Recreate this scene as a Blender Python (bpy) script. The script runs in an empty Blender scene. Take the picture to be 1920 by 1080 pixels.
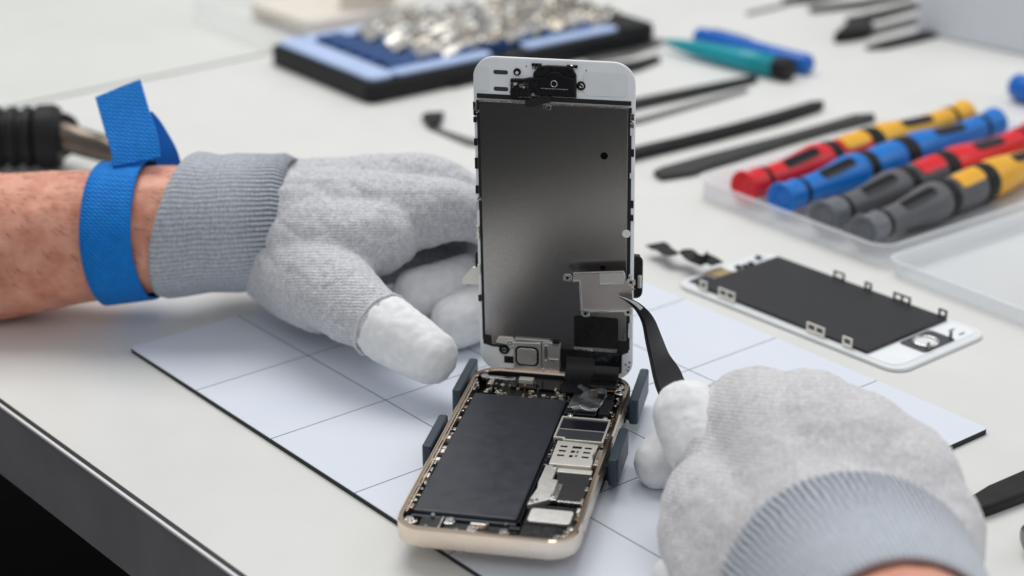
import bpy, bmesh, math, random
import numpy as np
from mathutils import Vector, Matrix, noise
from math import sin, cos, pi, radians
random.seed(7)
SC = bpy.context.scene
COL = SC.collection
# ------------------------------------------------------------------ units: 1 unit = 1 cm
SC.unit_settings.system = 'METRIC'
SC.unit_settings.scale_length = 0.01

# ------------------------------------------------------------------ camera
CAM = Vector((11.7985, -56.8729, 30.7605))
RT = Vector((0.97877951, 0.20476405, -0.00789613))
UP = Vector((-0.07018137, 0.37117439, 0.9259072))
FW = Vector((-0.19252335, 0.90570484, -0.37766851))
FPX = 3581.19
cd = bpy.data.cameras.new('camera'); cam = bpy.data.objects.new('camera', cd); COL.objects.link(cam)
cam.matrix_world = Matrix(((RT.x, UP.x, -FW.x, CAM.x), (RT.y, UP.y, -FW.y, CAM.y), (RT.z, UP.z, -FW.z, CAM.z), (0, 0, 0, 1)))
cd.sensor_width = 36.0; cd.lens = 36.0 * FPX / 1920
cd.clip_start = 1.0; cd.clip_end = 2000.0
cd.dof.use_dof = True; cd.dof.focus_distance = 66.5
APER = 0.88                                   # aperture diameter, cm
cd.dof.aperture_fstop = cd.lens * 1e-3 / APER
SC.camera = cam

def ray(px, py):
    return FW * FPX + RT * (px - 960) + UP * (540 - py)
def P(px, py, z=0.0):                         # point of the photograph on a level at height z
    d = ray(px, py); return CAM + d * ((z - CAM.z) / d.z)
def Q(px, py, dep):                           # point of the photograph at a depth
    return CAM + ray(px, py) * (dep / FPX)
def PY(px, py, y):                            # point of the photograph on an upright plane
    d = ray(px, py); return CAM + d * ((y - CAM.y) / d.y)

# ------------------------------------------------------------------ materials
def mat(name, col, rough=0.5, metal=0.0, var=0.0, vscale=3.0, bump=0.0, bscale=20.0, spec=0.5, coat=0.0, sss=0.0,
        trans=0.0, ior=1.45, alpha=1.0, rvar=0.0, aniso=None, detail=4):
    m = bpy.data.materials.new(name); m.use_nodes = True
    nt = m.node_tree; b = nt.nodes['Principled BSDF']
    b.inputs['Base Color'].default_value = (*col, 1); b.inputs['Roughness'].default_value = rough
    b.inputs['Metallic'].default_value = metal; b.inputs['Specular IOR Level'].default_value = spec
    b.inputs['Coat Weight'].default_value = coat; b.inputs['Coat Roughness'].default_value = 0.08
    b.inputs['Transmission Weight'].default_value = trans; b.inputs['IOR'].default_value = ior
    b.inputs['Alpha'].default_value = alpha
    if sss:
        b.inputs['Subsurface Weight'].default_value = sss
        b.inputs['Subsurface Radius'].default_value = (0.5, 0.2, 0.1); b.inputs['Subsurface Scale'].default_value = 0.6
    tc = nt.nodes.new('ShaderNodeTexCoord')
    def ns(scale, det=detail, stretch=None):
        n = nt.nodes.new('ShaderNodeTexNoise'); n.inputs['Scale'].default_value = scale; n.inputs['Detail'].default_value = det
        if stretch:
            mp = nt.nodes.new('ShaderNodeMapping'); mp.inputs['Scale'].default_value = stretch
            nt.links.new(tc.outputs['Object'], mp.inputs[0]); nt.links.new(mp.outputs[0], n.inputs['Vector'])
        else: nt.links.new(tc.outputs['Object'], n.inputs['Vector'])
        return n
    if var:
        n = ns(vscale); r = nt.nodes.new('ShaderNodeMapRange')
        r.inputs['From Min'].default_value = .3; r.inputs['From Max'].default_value = .7
        r.inputs['To Min'].default_value = 1 - var; r.inputs['To Max'].default_value = 1 + var
        nt.links.new(n.outputs[0], r.inputs[0])
        mx = nt.nodes.new('ShaderNodeMix'); mx.data_type = 'RGBA'; mx.blend_type = 'MULTIPLY'; mx.inputs[0].default_value = 1
        mx.inputs[6].default_value = (*col, 1); nt.links.new(r.outputs[0], mx.inputs[7]); nt.links.new(mx.outputs[2], b.inputs['Base Color'])
    if rvar:
        n = ns(vscale * 1.7 + .3); r = nt.nodes.new('ShaderNodeMapRange')
        r.inputs['From Min'].default_value = .3; r.inputs['From Max'].default_value = .7
        r.inputs['To Min'].default_value = max(0.02, rough - rvar); r.inputs['To Max'].default_value = rough + rvar
        nt.links.new(n.outputs[0], r.inputs[0]); nt.links.new(r.outputs[0], b.inputs['Roughness'])
    if bump:
        n = ns(bscale, 3, aniso); bp = nt.nodes.new('ShaderNodeBump'); bp.inputs['Strength'].default_value = bump
        bp.inputs['Distance'].default_value = 0.02
        nt.links.new(n.outputs[0], bp.inputs['Height']); nt.links.new(bp.outputs[0], b.inputs['Normal'])
    return m

M = {}
M['laminate'] = mat('white_laminate', (.72, .72, .695), .42, var=.025, vscale=.12, bump=.05, bscale=14, rvar=.06)
M['laminate_left'] = mat('white_laminate_aged', (.70, .71, .665), .42, var=.025, vscale=.1, bump=.05, bscale=14, rvar=.06)
M['edge_black'] = mat('black_edge_band', (.012, .012, .012), .4)
M['edge_white'] = mat('white_edge_band', (.75, .75, .74), .35)
M['fascia'] = mat('grey_fascia', (.22, .215, .22), .2, var=.10, vscale=.3, rvar=.08)  # coarse lighter patches in the colour stand in for reflections
M['floor'] = mat('dark_floor', (.003, .003, .003), .8, spec=.1, var=.3, vscale=.05)
M['rubber'] = mat('black_mat_edge', (.018, .022, .022), .7)
M['white_plastic'] = mat('white_plastic', (.78, .80, .81), .34, var=.02, vscale=1.5, bump=.03, bscale=8)
M['white_paint'] = mat('white_back_paint', (.86, .885, .91), .38, var=.03, vscale=1.2)
M['gold'] = mat('champagne_metal', (.88, .77, .66), .30, 1.0, var=.04, vscale=.8, rvar=.07, bump=.03, bscale=60)
M['gold_edge'] = mat('polished_champagne_edge', (.90, .74, .58), .12, 1.0)
M['steel'] = mat('bright_steel', (.74, .73, .70), .22, 1.0, var=.12, vscale=4, rvar=.1)
M['steel_matte'] = mat('matte_steel', (.74, .73, .70), .42, .9, var=.03, vscale=2.5, rvar=.04, bump=.05, bscale=40)
M['nickel'] = mat('pale_nickel', (.84, .81, .74), .42, .6, var=.05, vscale=2, bump=.05, bscale=30)
M['screw'] = mat('screw_steel', (.85, .84, .82), .15, 1.0)
M['copper'] = mat('copper_contacts', (.85, .50, .24), .25, 1.0)
M['board'] = mat('black_board', (.010, .010, .010), .45, var=.4, vscale=6, bump=.3, bscale=12)
M['black'] = mat('black_plastic', (.010, .010, .011), .32, var=.2, vscale=3, rvar=.1)
M['black_gloss'] = mat('glossy_black', (.006, .006, .008), .10)
M['black_matte'] = mat('matte_black', (.013, .013, .014), .6, var=.2, vscale=3)
M['battery'] = mat('battery_wrap', (.030, .034, .045), .36, var=.08, vscale=.9, rvar=.06, bump=.05, bscale=3)
M['chip_dark'] = mat('dark_chip', (.012, .014, .020), .18, var=.15, vscale=1)
M['chip_grey'] = mat('grey_chip', (.055, .060, .070), .32, var=.1, vscale=1)
M['shield_dark'] = mat('graphite_sheet', (.035, .033, .036), .42, .3, var=.1, vscale=2, bump=.06, bscale=5)
M['foil'] = mat('crinkled_foil', (.30, .32, .33), .25, .8, var=.2, vscale=2)
M['navy'] = mat('navy_clamp_plastic', (.022, .040, .058), .42, var=.1, vscale=2, bump=.06, bscale=25)
M['clear'] = mat('clear_plastic', (.97, .98, .99), .12, trans=.0, alpha=.16, spec=.6, bump=.05, bscale=1.2)
M['frosted'] = mat('frosted_plastic', (.93, .95, .98), .22, alpha=.34, spec=.5, bump=.05, bscale=1.5)
M['steel_tool'] = mat('grey_steel_tool', (.24, .24, .23), .35, .9, var=.08)
M['black_tool'] = mat('black_nylon_tool', (.012, .012, .012), .45, spec=.28, var=.2, vscale=1, bump=.08, bscale=10)
M['grey_tool'] = mat('dark_grey_nylon_tool', (.040, .040, .040), .48, spec=.3, var=.12, vscale=1, bump=.08, bscale=10)
M['esd'] = mat('black_coated_steel', (.010, .010, .014), .42, 0, spec=.25, var=.12, vscale=2, bump=.05, bscale=30)
M['case_black'] = mat('black_case', (.010, .010, .011), .5, spec=.3, var=.2, vscale=.6, bump=.1, bscale=6)
M['case_pale'] = mat('pale_blue_tray', (.47, .60, .88), .25, var=.05, vscale=.4)
M['case_blue'] = mat('blue_bit_rack', (.022, .075, .24), .38, var=.15, vscale=.8)
M['teal'] = mat('teal_plastic', (.003, .31, .38), .28, var=.04)
M['cobalt'] = mat('cobalt_plastic', (.003, .125, .52), .3, var=.04)
M['red'] = mat('red_grip', (.74, .012, .022), .30, var=.05, vscale=1)
M['blue'] = mat('blue_grip', (.003, .18, .62), .30, var=.05, vscale=1)
M['grey'] = mat('grey_grip', (.115, .115, .125), .42, var=.05, vscale=1)
M['yellow'] = mat('yellow_grip', (.86, .44, .03), .32, var=.05, vscale=1)
M['black_grip'] = mat('black_rubber_grip', (.010, .010, .011), .5, spec=.3, var=.1)
M['beige'] = mat('beige_card', (.74, .68, .60), .6, var=.05)
M['grey_white'] = mat('pale_grey_box', (.66, .69, .74), .4, var=.03)
M['amber'] = mat('amber_flex', (.42, .31, .16), .35, .2)
M['lcd_back'] = mat('lcd_back_sheet', (.020, .020, .022), .34, .25, var=.08, vscale=1, bump=.03, bscale=8)

def dark_steel():
    m = mat('dark_speckled_steel', (.38, .37, .36), .24, 1.0, var=.12, vscale=16, bump=.05, bscale=22, detail=3)
    return m
M['lcd_steel'] = dark_steel()

def mat_paper_grid(O, u, v, g):
    """white mat with thin printed grid lines"""
    m = mat('printed_grid_mat', (.70, .74, .80), .40, bump=.04, bscale=10)
    nt = m.node_tree; b = nt.nodes['Principled BSDF']; N = nt.nodes.new; L = nt.links.new
    geo = N('ShaderNodeTexCoord')
    def line(dirv, off):
        d = N('ShaderNodeVectorMath'); d.operation = 'DOT_PRODUCT'; d.inputs[1].default_value = (dirv[0], dirv[1], 0); L(geo.outputs['Object'], d.inputs[0])
        a = N('ShaderNodeMath'); a.operation = 'SUBTRACT'; L(d.outputs['Value'], a.inputs[0]); a.inputs[1].default_value = off
        pp = N('ShaderNodeMath'); pp.operation = 'PINGPONG'; L(a.outputs[0], pp.inputs[0]); pp.inputs[1].default_value = g / 2
        lt = N('ShaderNodeMapRange'); L(pp.outputs[0], lt.inputs[0]); lt.inputs['From Min'].default_value = .014; lt.inputs['From Max'].default_value = .030
        lt.inputs['To Min'].default_value = 1; lt.inputs['To Max'].default_value = 0
        return lt
    a, c = line(u, O.dot(u)), line(v, O.dot(v))
    mx = N('ShaderNodeMath'); mx.operation = 'MAXIMUM'; L(a.outputs[0], mx.inputs[0]); L(c.outputs[0], mx.inputs[1])
    n = N('ShaderNodeTexNoise'); n.inputs['Scale'].default_value = .25; L(geo.outputs['Object'], n.inputs['Vector'])
    cr = N('ShaderNodeValToRGB'); cr.color_ramp.elements[0].color = (.70, .75, .845, 1); cr.color_ramp.elements[1].color = (.755, .79, .855, 1); L(n.outputs[0], cr.inputs[0])
    mix = N('ShaderNodeMix'); mix.data_type = 'RGBA'; L(mx.outputs[0], mix.inputs[0]); L(cr.outputs[0], mix.inputs[6]); mix.inputs[7].default_value = (.06, .065, .075, 1)
    L(mix.outputs[2], b.inputs['Base Color'])
    return m

def knit(name, c0, c1, pu, pv, amp=.6, fuzz=26, ribs=None):
    """knitted cloth: rows and wales from the mesh's own uv map, heathered yarn"""
    m = bpy.data.materials.new(name); m.use_nodes = True; nt = m.node_tree; b = nt.nodes['Principled BSDF']; N = nt.nodes.new; L = nt.links.new
    b.inputs['Roughness'].default_value = .88; b.inputs['Specular IOR Level'].default_value = .15
    b.inputs['Sheen Weight'].default_value = .35; b.inputs['Sheen Roughness'].default_value = .5
    uv = N('ShaderNodeUVMap'); uv.uv_map = 'knit'; tc = N('ShaderNodeTexCoord')
    w = N('ShaderNodeTexNoise'); w.inputs['Scale'].default_value = 1.3; w.inputs['Detail'].default_value = 2; L(tc.outputs['Object'], w.inputs['Vector'])
    sep = N('ShaderNodeSeparateXYZ'); L(uv.outputs[0], sep.inputs[0])
    def wave(out, per, wob):
        a = N('ShaderNodeMath'); a.operation = 'MULTIPLY_ADD'; L(w.outputs[0], a.inputs[0]); a.inputs[1].default_value = wob; L(out, a.inputs[2])
        s = N('ShaderNodeMath'); s.operation = 'MULTIPLY'; L(a.outputs[0], s.inputs[0]); s.inputs[1].default_value = 2 * pi / per
        q = N('ShaderNodeMath'); q.operation = 'SINE'; L(s.outputs[0], q.inputs[0]); return q
    a, c = wave(sep.outputs[0], pu, .12), wave(sep.outputs[1], pv, .12)
    sm = N('ShaderNodeMath'); sm.operation = 'MULTIPLY_ADD'; L(a.outputs[0], sm.inputs[0]); sm.inputs[1].default_value = .6; L(c.outputs[0], sm.inputs[2])
    f = N('ShaderNodeTexNoise'); f.inputs['Scale'].default_value = fuzz; f.inputs['Detail'].default_value = 3; L(tc.outputs['Object'], f.inputs['Vector'])
    f2 = N('ShaderNodeTexNoise'); f2.inputs['Scale'].default_value = fuzz * .3; f2.inputs['Detail'].default_value = 4; L(tc.outputs['Object'], f2.inputs['Vector'])
    mr = N('ShaderNodeMapRange'); L(sm.outputs[0], mr.inputs[0]); mr.inputs['From Min'].default_value = -1.6; mr.inputs['From Max'].default_value = 1.6
    k = N('ShaderNodeMath'); k.operation = 'MULTIPLY_ADD'; L(mr.outputs[0], k.inputs[0]); k.inputs[1].default_value = .2
    k2 = N('ShaderNodeMath'); k2.operation = 'MULTIPLY_ADD'; L(f.outputs[0], k2.inputs[0]); k2.inputs[1].default_value = 1.5
    L(f2.outputs[0], k2.inputs[2]); k3 = N('ShaderNodeMath'); k3.operation = 'SUBTRACT'; L(k2.outputs[0], k3.inputs[0]); k3.inputs[1].default_value = 1.04
    L(k3.outputs[0], k.inputs[2])
    cr = N('ShaderNodeMix'); cr.data_type = 'RGBA'; cr.clamp_factor = True; L(k.outputs[0], cr.inputs[0]); cr.inputs[6].default_value = (*c0, 1); cr.inputs[7].default_value = (*c1, 1)
    last = cr
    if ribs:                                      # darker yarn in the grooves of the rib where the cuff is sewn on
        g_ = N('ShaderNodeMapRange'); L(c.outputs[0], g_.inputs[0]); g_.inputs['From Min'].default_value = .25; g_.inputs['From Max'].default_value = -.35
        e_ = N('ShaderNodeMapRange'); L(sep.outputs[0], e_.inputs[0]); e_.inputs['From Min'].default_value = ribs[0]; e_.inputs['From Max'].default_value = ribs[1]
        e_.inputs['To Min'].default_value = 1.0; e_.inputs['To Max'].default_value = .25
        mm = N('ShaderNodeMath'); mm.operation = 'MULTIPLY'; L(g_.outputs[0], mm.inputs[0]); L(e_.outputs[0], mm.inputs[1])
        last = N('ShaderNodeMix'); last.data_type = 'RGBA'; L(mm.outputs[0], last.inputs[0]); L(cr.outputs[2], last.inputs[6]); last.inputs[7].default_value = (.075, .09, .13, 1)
    L(last.outputs[2], b.inputs['Base Color'])
    bp = N('ShaderNodeBump'); bp.inputs['Strength'].default_value = amp; bp.inputs['Distance'].default_value = .03
    h = N('ShaderNodeMath'); h.operation = 'MULTIPLY_ADD'; L(f.outputs[0], h.inputs[0]); h.inputs[1].default_value = .9; L(mr.outputs[0], h.inputs[2])
    L(h.outputs[0], bp.inputs['Height']); L(bp.outputs[0], b.inputs['Normal'])
    return m
M['knit'] = knit('grey_knit', (.42, .425, .455), (.95, .955, .97), .115, .115, .8, 20)
M['knit_back'] = knit('soft_grey_knit', (.50, .49, .51), (.97, .96, .975), .115, .115, .6, 24)
M['cuff'] = knit('ribbed_cuff_knit', (.31, .34, .39), (.76, .79, .85), .17, .17, .9)
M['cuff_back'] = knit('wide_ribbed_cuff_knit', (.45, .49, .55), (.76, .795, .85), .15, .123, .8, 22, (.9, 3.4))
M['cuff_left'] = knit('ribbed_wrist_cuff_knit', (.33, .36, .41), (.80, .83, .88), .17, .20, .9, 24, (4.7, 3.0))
M['coated'] = mat('white_coated_fingertip', (.84, .845, .85), .7, var=.07, vscale=2.6, bump=.35, bscale=11, spec=.25)
M['strap'] = mat('woven_blue_strap', (.003, .20, .66), .62, var=.10, vscale=3, bump=.5, bscale=24, aniso=(1, 3, 1), spec=.25)
def weave(m, sc):
    nt = m.node_tree; N = nt.nodes.new; L = nt.links.new; b = nt.nodes['Principled BSDF']
    tc = N('ShaderNodeTexCoord'); hs = []
    for d in ('X', 'Z'):
        w = N('ShaderNodeTexWave'); w.bands_direction = 'DIAGONAL' if d == 'X' else 'Z'; w.inputs['Scale'].default_value = sc; w.inputs['Distortion'].default_value = .6
        L(tc.outputs['Object'], w.inputs['Vector']); hs.append(w)
    a = N('ShaderNodeMath'); a.operation = 'ADD'; L(hs[0].outputs['Fac'], a.inputs[0]); L(hs[1].outputs['Fac'], a.inputs[1])
    bp = N('ShaderNodeBump'); bp.inputs['Strength'].default_value = .7; bp.inputs['Distance'].default_value = .03; L(a.outputs[0], bp.inputs['Height']); L(bp.outputs[0], b.inputs['Normal'])
weave(M['strap'], 2.6)
M['strap_edge'] = mat('dark_blue_strap', (.004, .12, .50), .65, bump=.4, bscale=20, spec=.25)

def skin_mat():
    m = mat('arm_skin', (.60, .28, .19), .46, bump=.9, bscale=4.5, aniso=(1, 2.2, 1.4), sss=.18, detail=6)
    nt = m.node_tree; b = nt.nodes['Principled BSDF']; N = nt.nodes.new; L = nt.links.new
    tc = N('ShaderNodeTexCoord')
    n = N('ShaderNodeTexNoise'); n.inputs['Scale'].default_value = .9; n.inputs['Detail'].default_value = 8; n.inputs['Roughness'].default_value = .62; L(tc.outputs['Object'], n.inputs['Vector'])
    cr = N('ShaderNodeValToRGB'); e = cr.color_ramp.elements; e[0].position = .32; e[0].color = (.62, .235, .155, 1); e[1].position = .68; e[1].color = (.86, .44, .315, 1)
    L(n.outputs[0], cr.inputs[0]); L(cr.outputs[0], b.inputs['Base Color'])
    return m
M['skin'] = skin_mat()
M['hair'] = mat('arm_hair', (.05, .025, .015), .5)

# ------------------------------------------------------------------ object helpers
def link(name, bm, m, parent=None, smooth=False, bevel=0.0, seg=2, angle=35):
    me = bpy.data.meshes.new(name); bm.normal_update(); bm.to_mesh(me); bm.free()
    return link_me(name, me, m, parent, smooth, bevel, seg, angle)
def link_me(name, me, m, parent=None, smooth=False, bevel=0.0, seg=2, angle=35):
    o = bpy.data.objects.new(name, me); COL.objects.link(o)
    for k in (m if isinstance(m, (list, tuple)) else [m]): me.materials.append(k)
    if parent: o.parent = parent
    if smooth:
        for p in me.polygons: p.use_smooth = True
    if bevel:
        bv = o.modifiers.new('bevel', 'BEVEL'); bv.width = bevel; bv.segments = seg; bv.limit_method = 'ANGLE'; bv.angle_limit = radians(angle)
        for p in me.polygons: p.use_smooth = True
        me.update()
        wn = o.modifiers.new('wn', 'WEIGHTED_NORMAL'); wn.keep_sharp = True
    return o
def tag(o, label=None, cat=None, group=None, kind=None):
    if label: o['label'] = label
    if cat: o['category'] = cat
    if group: o['group'] = group
    if kind: o['kind'] = kind
    return o
def empty(name, loc, label, cat, group=None):
    o = bpy.data.objects.new(name, None); COL.objects.link(o); o.location = loc; o.empty_display_size = .5
    return tag(o, label, cat, group)
def keep(o, parent):
    """parent o to an unrotated empty while leaving it where it stands"""
    o.parent = parent; o.location = Vector(o.location) - Vector(parent.location); return o

def box(bm, x0, x1, y0, y1, z0, z1, Mx=None):
    v = [bm.verts.new((x, y, z)) for z in (z0, z1) for y in (y0, y1) for x in (x0, x1)]
    for f in ((0, 2, 3, 1), (4, 5, 7, 6), (0, 1, 5, 4), (2, 6, 7, 3), (0, 4, 6, 2), (1, 3, 7, 5)): bm.faces.new([v[i] for i in f])
    if Mx is not None: bmesh.ops.transform(bm, matrix=Mx, verts=v)
    return v
def area2(p): return sum(p[i][0] * p[(i + 1) % len(p)][1] - p[(i + 1) % len(p)][0] * p[i][1] for i in range(len(p)))
def prism(bm, poly, z0, z1, tf=None):
    """extrude a plan outline; tf maps (a, b, h) to a point"""
    if area2(poly) < 0: poly = poly[::-1]
    tf = tf or (lambda a, b, h: (a, b, h))
    lo = [bm.verts.new(tf(a, b, z0)) for a, b in poly]; hi = [bm.verts.new(tf(a, b, z1)) for a, b in poly]
    n = len(poly)
    bm.faces.new(hi); bm.faces.new(lo[::-1])
    for i in range(n): bm.faces.new([lo[i], lo[(i + 1) % n], hi[(i + 1) % n], hi[i]])
def rrect(x0, x1, y0, y1, r, n=8):
    p = []
    for cx, cy, a in ((x1 - r, y1 - r, 0), (x0 + r, y1 - r, 90), (x0 + r, y0 + r, 180), (x1 - r, y0 + r, 270)):
        for k in range(n + 1):
            t = radians(a + 90 * k / n); p.append((cx + r * cos(t), cy + r * sin(t)))
    return p
def loft(bm, rings, cap0=True, cap1=True, closed=True):
    R = [[bm.verts.new(p) for p in r] for r in rings]; n = len(R[0])
    for a, b in zip(R, R[1:]):
        for i in range(n if closed else n - 1):
            bm.faces.new([a[i], a[(i + 1) % n], b[(i + 1) % n], b[i]])
    if cap0: bm.faces.new(R[0][::-1])
    if cap1: bm.faces.new(R[-1])
    return R
def frame(d, up=Vector((0, 0, 1))):
    d = d.normalized(); s = d.cross(up)
    if s.length < 1e-4: s = d.cross(Vector((0, 1, 0)))
    s.normalize(); return d, s, s.cross(d)
def lathe(bm, a, b, prof, n=20, cap=True, up=Vector((0, 0, 1))):
    """prof: (t in cm from a towards b, radius)"""
    d, s, u = frame(b - a, up); rings = []
    for t, r in prof: rings.append([a + d * t + (s * cos(2 * pi * k / n) + u * sin(2 * pi * k / n)) * r for k in range(n)])
    loft(bm, rings, cap, cap)
def cyl(bm, c, ax, r, h, n=14):
    ax = Vector(ax).normalized(); lathe(bm, Vector(c), Vector(c) + ax, [(0, r), (h, r)], n, up=Vector((0, .3, 1)))
def catmull(pts, m=6):
    """pts: list of tuples of floats -> interpolated list"""
    out = []; n = len(pts)
    for i in range(n - 1):
        p0, p1, p2, p3 = pts[max(i - 1, 0)], pts[i], pts[i + 1], pts[min(i + 2, n - 1)]
        for k in range(m):
            t = k / m
            out.append(tuple(.5 * (2 * b + (c - a) * t + (2 * a - 5 * b + 4 * c - d) * t * t + (3 * b - a - 3 * c + d) * t ** 3) for a, b, c, d in zip(p0, p1, p2, p3)))
    out.append(tuple(pts[-1])); return out
def tube(bm, pts, r, n=8):
    """pts vectors, r float or list; round tube"""
    pts = [Vector(p) for p in pts]; rings = []; up = Vector((.1, .2, 1))
    for i, p in enumerate(pts):
        d = pts[min(i + 1, len(pts) - 1)] - pts[max(i - 1, 0)]; _, s, u = frame(d, up)
        rr = r[i] if isinstance(r, (list, tuple)) else r
        rings.append([p + (s * cos(2 * pi * k / n) + u * sin(2 * pi * k / n)) * rr for k in range(n)])
    loft(bm, rings)
def ribbon(bm, pts, wid, thick, side):
    """flat strip: pts vectors, side vectors (per point or one), rectangular section"""
    rings = []
    for i, p in enumerate(pts):
        d = (pts[min(i + 1, len(pts) - 1)] - pts[max(i - 1, 0)]).normalized()
        s = side[i] if isinstance(side, list) else side
        s = (s - d * s.dot(d)).normalized(); nn = d.cross(s)
        w = wid[i] if isinstance(wid, (list, tuple)) else wid; t = thick[i] if isinstance(thick, (list, tuple)) else thick
        rings.append([p + s * w / 2 + nn * t / 2, p - s * w / 2 + nn * t / 2, p - s * w / 2 - nn * t / 2, p + s * w / 2 - nn * t / 2])
    loft(bm, rings)

# ------------------------------------------------------------------ setting: floor
ZT = -0.2                                       # height of the table top (the work mat lies on it, its top at 0)
bm = bmesh.new(); box(bm, -400, 400, -400, 500, -76, -75)
tag(link('floor', bm, M['floor']), kind='structure')

# table: local frame e (along the front edge), m (inwards)
E0 = P(0, 760, ZT); E1 = P(440, 1080, ZT)
e = (E1 - E0); e.z = 0; e.normalize(); inw = Vector((-e.y, e.x, 0))
def T(a, b, h): return (E0.x + e.x * a + inw.x * b, E0.y + e.y * a + inw.y * b, h)
table = empty('table', (E0.x, E0.y, -75), 'white laminate workbench with a black line along its dark grey front edge', 'table')
S = P(60, 190, ZT); S2 = P(500, 100, ZT)
sa = ((S + S2) / 2 - E0).dot(e)
def tpart(name, poly, z0, z1, m, bev=.0):
    bm = bmesh.new(); prism(bm, poly, z0, z1, T); return keep(link(name, bm, m, None, bevel=bev), table)
tpart('tabletop', [(sa + .28, .30), (190, .30), (190, 190), (sa + .28, 190)], ZT - 2.6, ZT, M['laminate'])
tpart('tabletop', [(-190, .30), (sa - .16, .30), (sa - .16, 190), (-190, 190)], ZT - 2.6, ZT - .03, M['laminate_left'])
tpart('edge_band', [(-190, .127), (190, .127), (190, .298), (-190, .298)], ZT - .12, ZT - .05, M['edge_black'])
tpart('edge_trim', [(-190, .0), (190, .0), (190, .125), (-190, .125)], ZT - .13, ZT - .02, M['edge_white'], .02)
tpart('fascia', [(-190, .06), (190, .06), (190, .30), (-190, .30)], ZT - 3.25, ZT - .135, M['fascia'])
tpart('seam_strip', [(sa - .16, .3), (sa + .28, .3), (sa + .28, 190), (sa - .16, 190)], ZT - 2.6, ZT - .12, mat('seam_filler', (.035, .035, .033), .6))
for a, b in ((-60, 12), (120, 12), (-60, 175), (120, 175)):
    tpart('leg', [(a - 2.5, b - 2.5), (a + 2.5, b - 2.5), (a + 2.5, b + 2.5), (a - 2.5, b + 2.5)], -75, ZT - 2.6, M['fascia'])

# work mat
gth = -0.6869287; G = 5.2789
gu = Vector((cos(gth), sin(gth), 0)); gv = Vector((-sin(gth), cos(gth), 0)); GO = Vector((-6.25563, 5.18222, 0))
U0, U1, V0, V1 = -18.68, 7.72, -4.98, 15.4
def MT(a, b, h): p = gu * a + gv * b; return (p.x, p.y, h)
mt = empty('work_mat', MT((U0 + U1) / 2, (V0 + V1) / 2, ZT), 'white work mat printed with a thin square grid, black underside, under the phone', 'mat')
bm = bmesh.new(); prism(bm, rrect(U0, U1, V0, V1, .25, 4), ZT + .002, -.035, MT); keep(link('backing', bm, M['rubber']), mt)
bm = bmesh.new(); prism(bm, rrect(U0 + .015, U1 - .015, V0 + .015, V1 - .015, .25, 4), -.035, 0, MT)
top = link('printed_sheet', bm, mat_paper_grid(GO, gu, gv, G)); top.parent = mt; top.matrix_parent_inverse = Matrix.Translation(-mt.location)

# ------------------------------------------------------------------ the opened phone
W, L = 5.86, 12.38
ph = empty('smartphone', (0, 0, .54), 'opened gold phone with bare battery, its white screen part stood upright at the back', 'phone')
ph_inv = Matrix.Translation((0, 0, -.54))
def pp(name, bm, m, parent=None, **k):
    o = link(name, bm, m, None, **k)
    o.parent = parent or ph
    if parent is None: o.matrix_parent_inverse = ph_inv
    return o
bm = bmesh.new()
def ring(ins, z, r): return [(a, b, z) for a, b in rrect(-W / 2 + ins, W / 2 - ins, -L / 2 + ins, L / 2 - ins, r - ins, 12)]
loft(bm, [ring(.16, .54, .95), ring(.05, .57, .95), ring(0, .64, .95), ring(0, 1.22, .95)], True, False)
housing = pp('housing', bm, M['gold'], smooth=True)
es = housing.modifiers.new('e', 'EDGE_SPLIT'); es.split_angle = radians(50)
bm = bmesh.new(); loft(bm, [ring(0, 1.22, .95), ring(.045, 1.285, .95), ring(.075, 1.285, .95), ring(.085, 1.24, .95), ring(.12, 1.24, .95), ring(.13, 1.27, .95), ring(.17, 1.27, .95), ring(.19, 1.20, .95)], False, False)
pp('polished_rim', bm, M['gold_edge'], housing)
bm = bmesh.new(); loft(bm, [ring(.19, 1.20, .95), ring(.19, .68, .95)], False, True)
bmesh.ops.reverse_faces(bm, faces=bm.faces)
pp('inner_frame', bm, M['board'])
def pbox(name, x0, x1, y0, y1, z0, z1, m, bev=.03, parent=None):
    bm = bmesh.new(); box(bm, x0, x1, y0, y1, z0, z1); return pp(name, bm, m, parent, bevel=bev)
def ppoly(name, poly, z0, z1, m, bev=.02, parent=None):
    bm = bmesh.new(); prism(bm, poly, z0, z1); return pp(name, bm, m, parent, bevel=bev)
def screw(x, y, z, r=.10, parent=None):
    bm = bmesh.new(); lathe(bm, Vector((x, y, z - .12)), Vector((x, y, z)), [(0, r), (.09, r), (.12, r * .8), (.12, r * .35), (.08, r * .3)], 12, True)
    return pp('screw', bm, M['screw'], parent, smooth=False)
# battery
bat = pbox('battery', -2.60, .80, -4.78, 4.16, .70, 1.13, M['battery'], .07)
pbox('wrap_flap', -2.62, .82, -4.95, -4.80, .70, 1.02, M['battery'], .03, bat)
pbox('wrap_edge', .815, .90, -4.7, 4.1, .70, 1.0, M['black_gloss'], .02, bat)
pbox('wrap_edge', -2.68, -2.615, -4.7, 4.1, .70, .98, M['black'], .02, bat)
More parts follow.
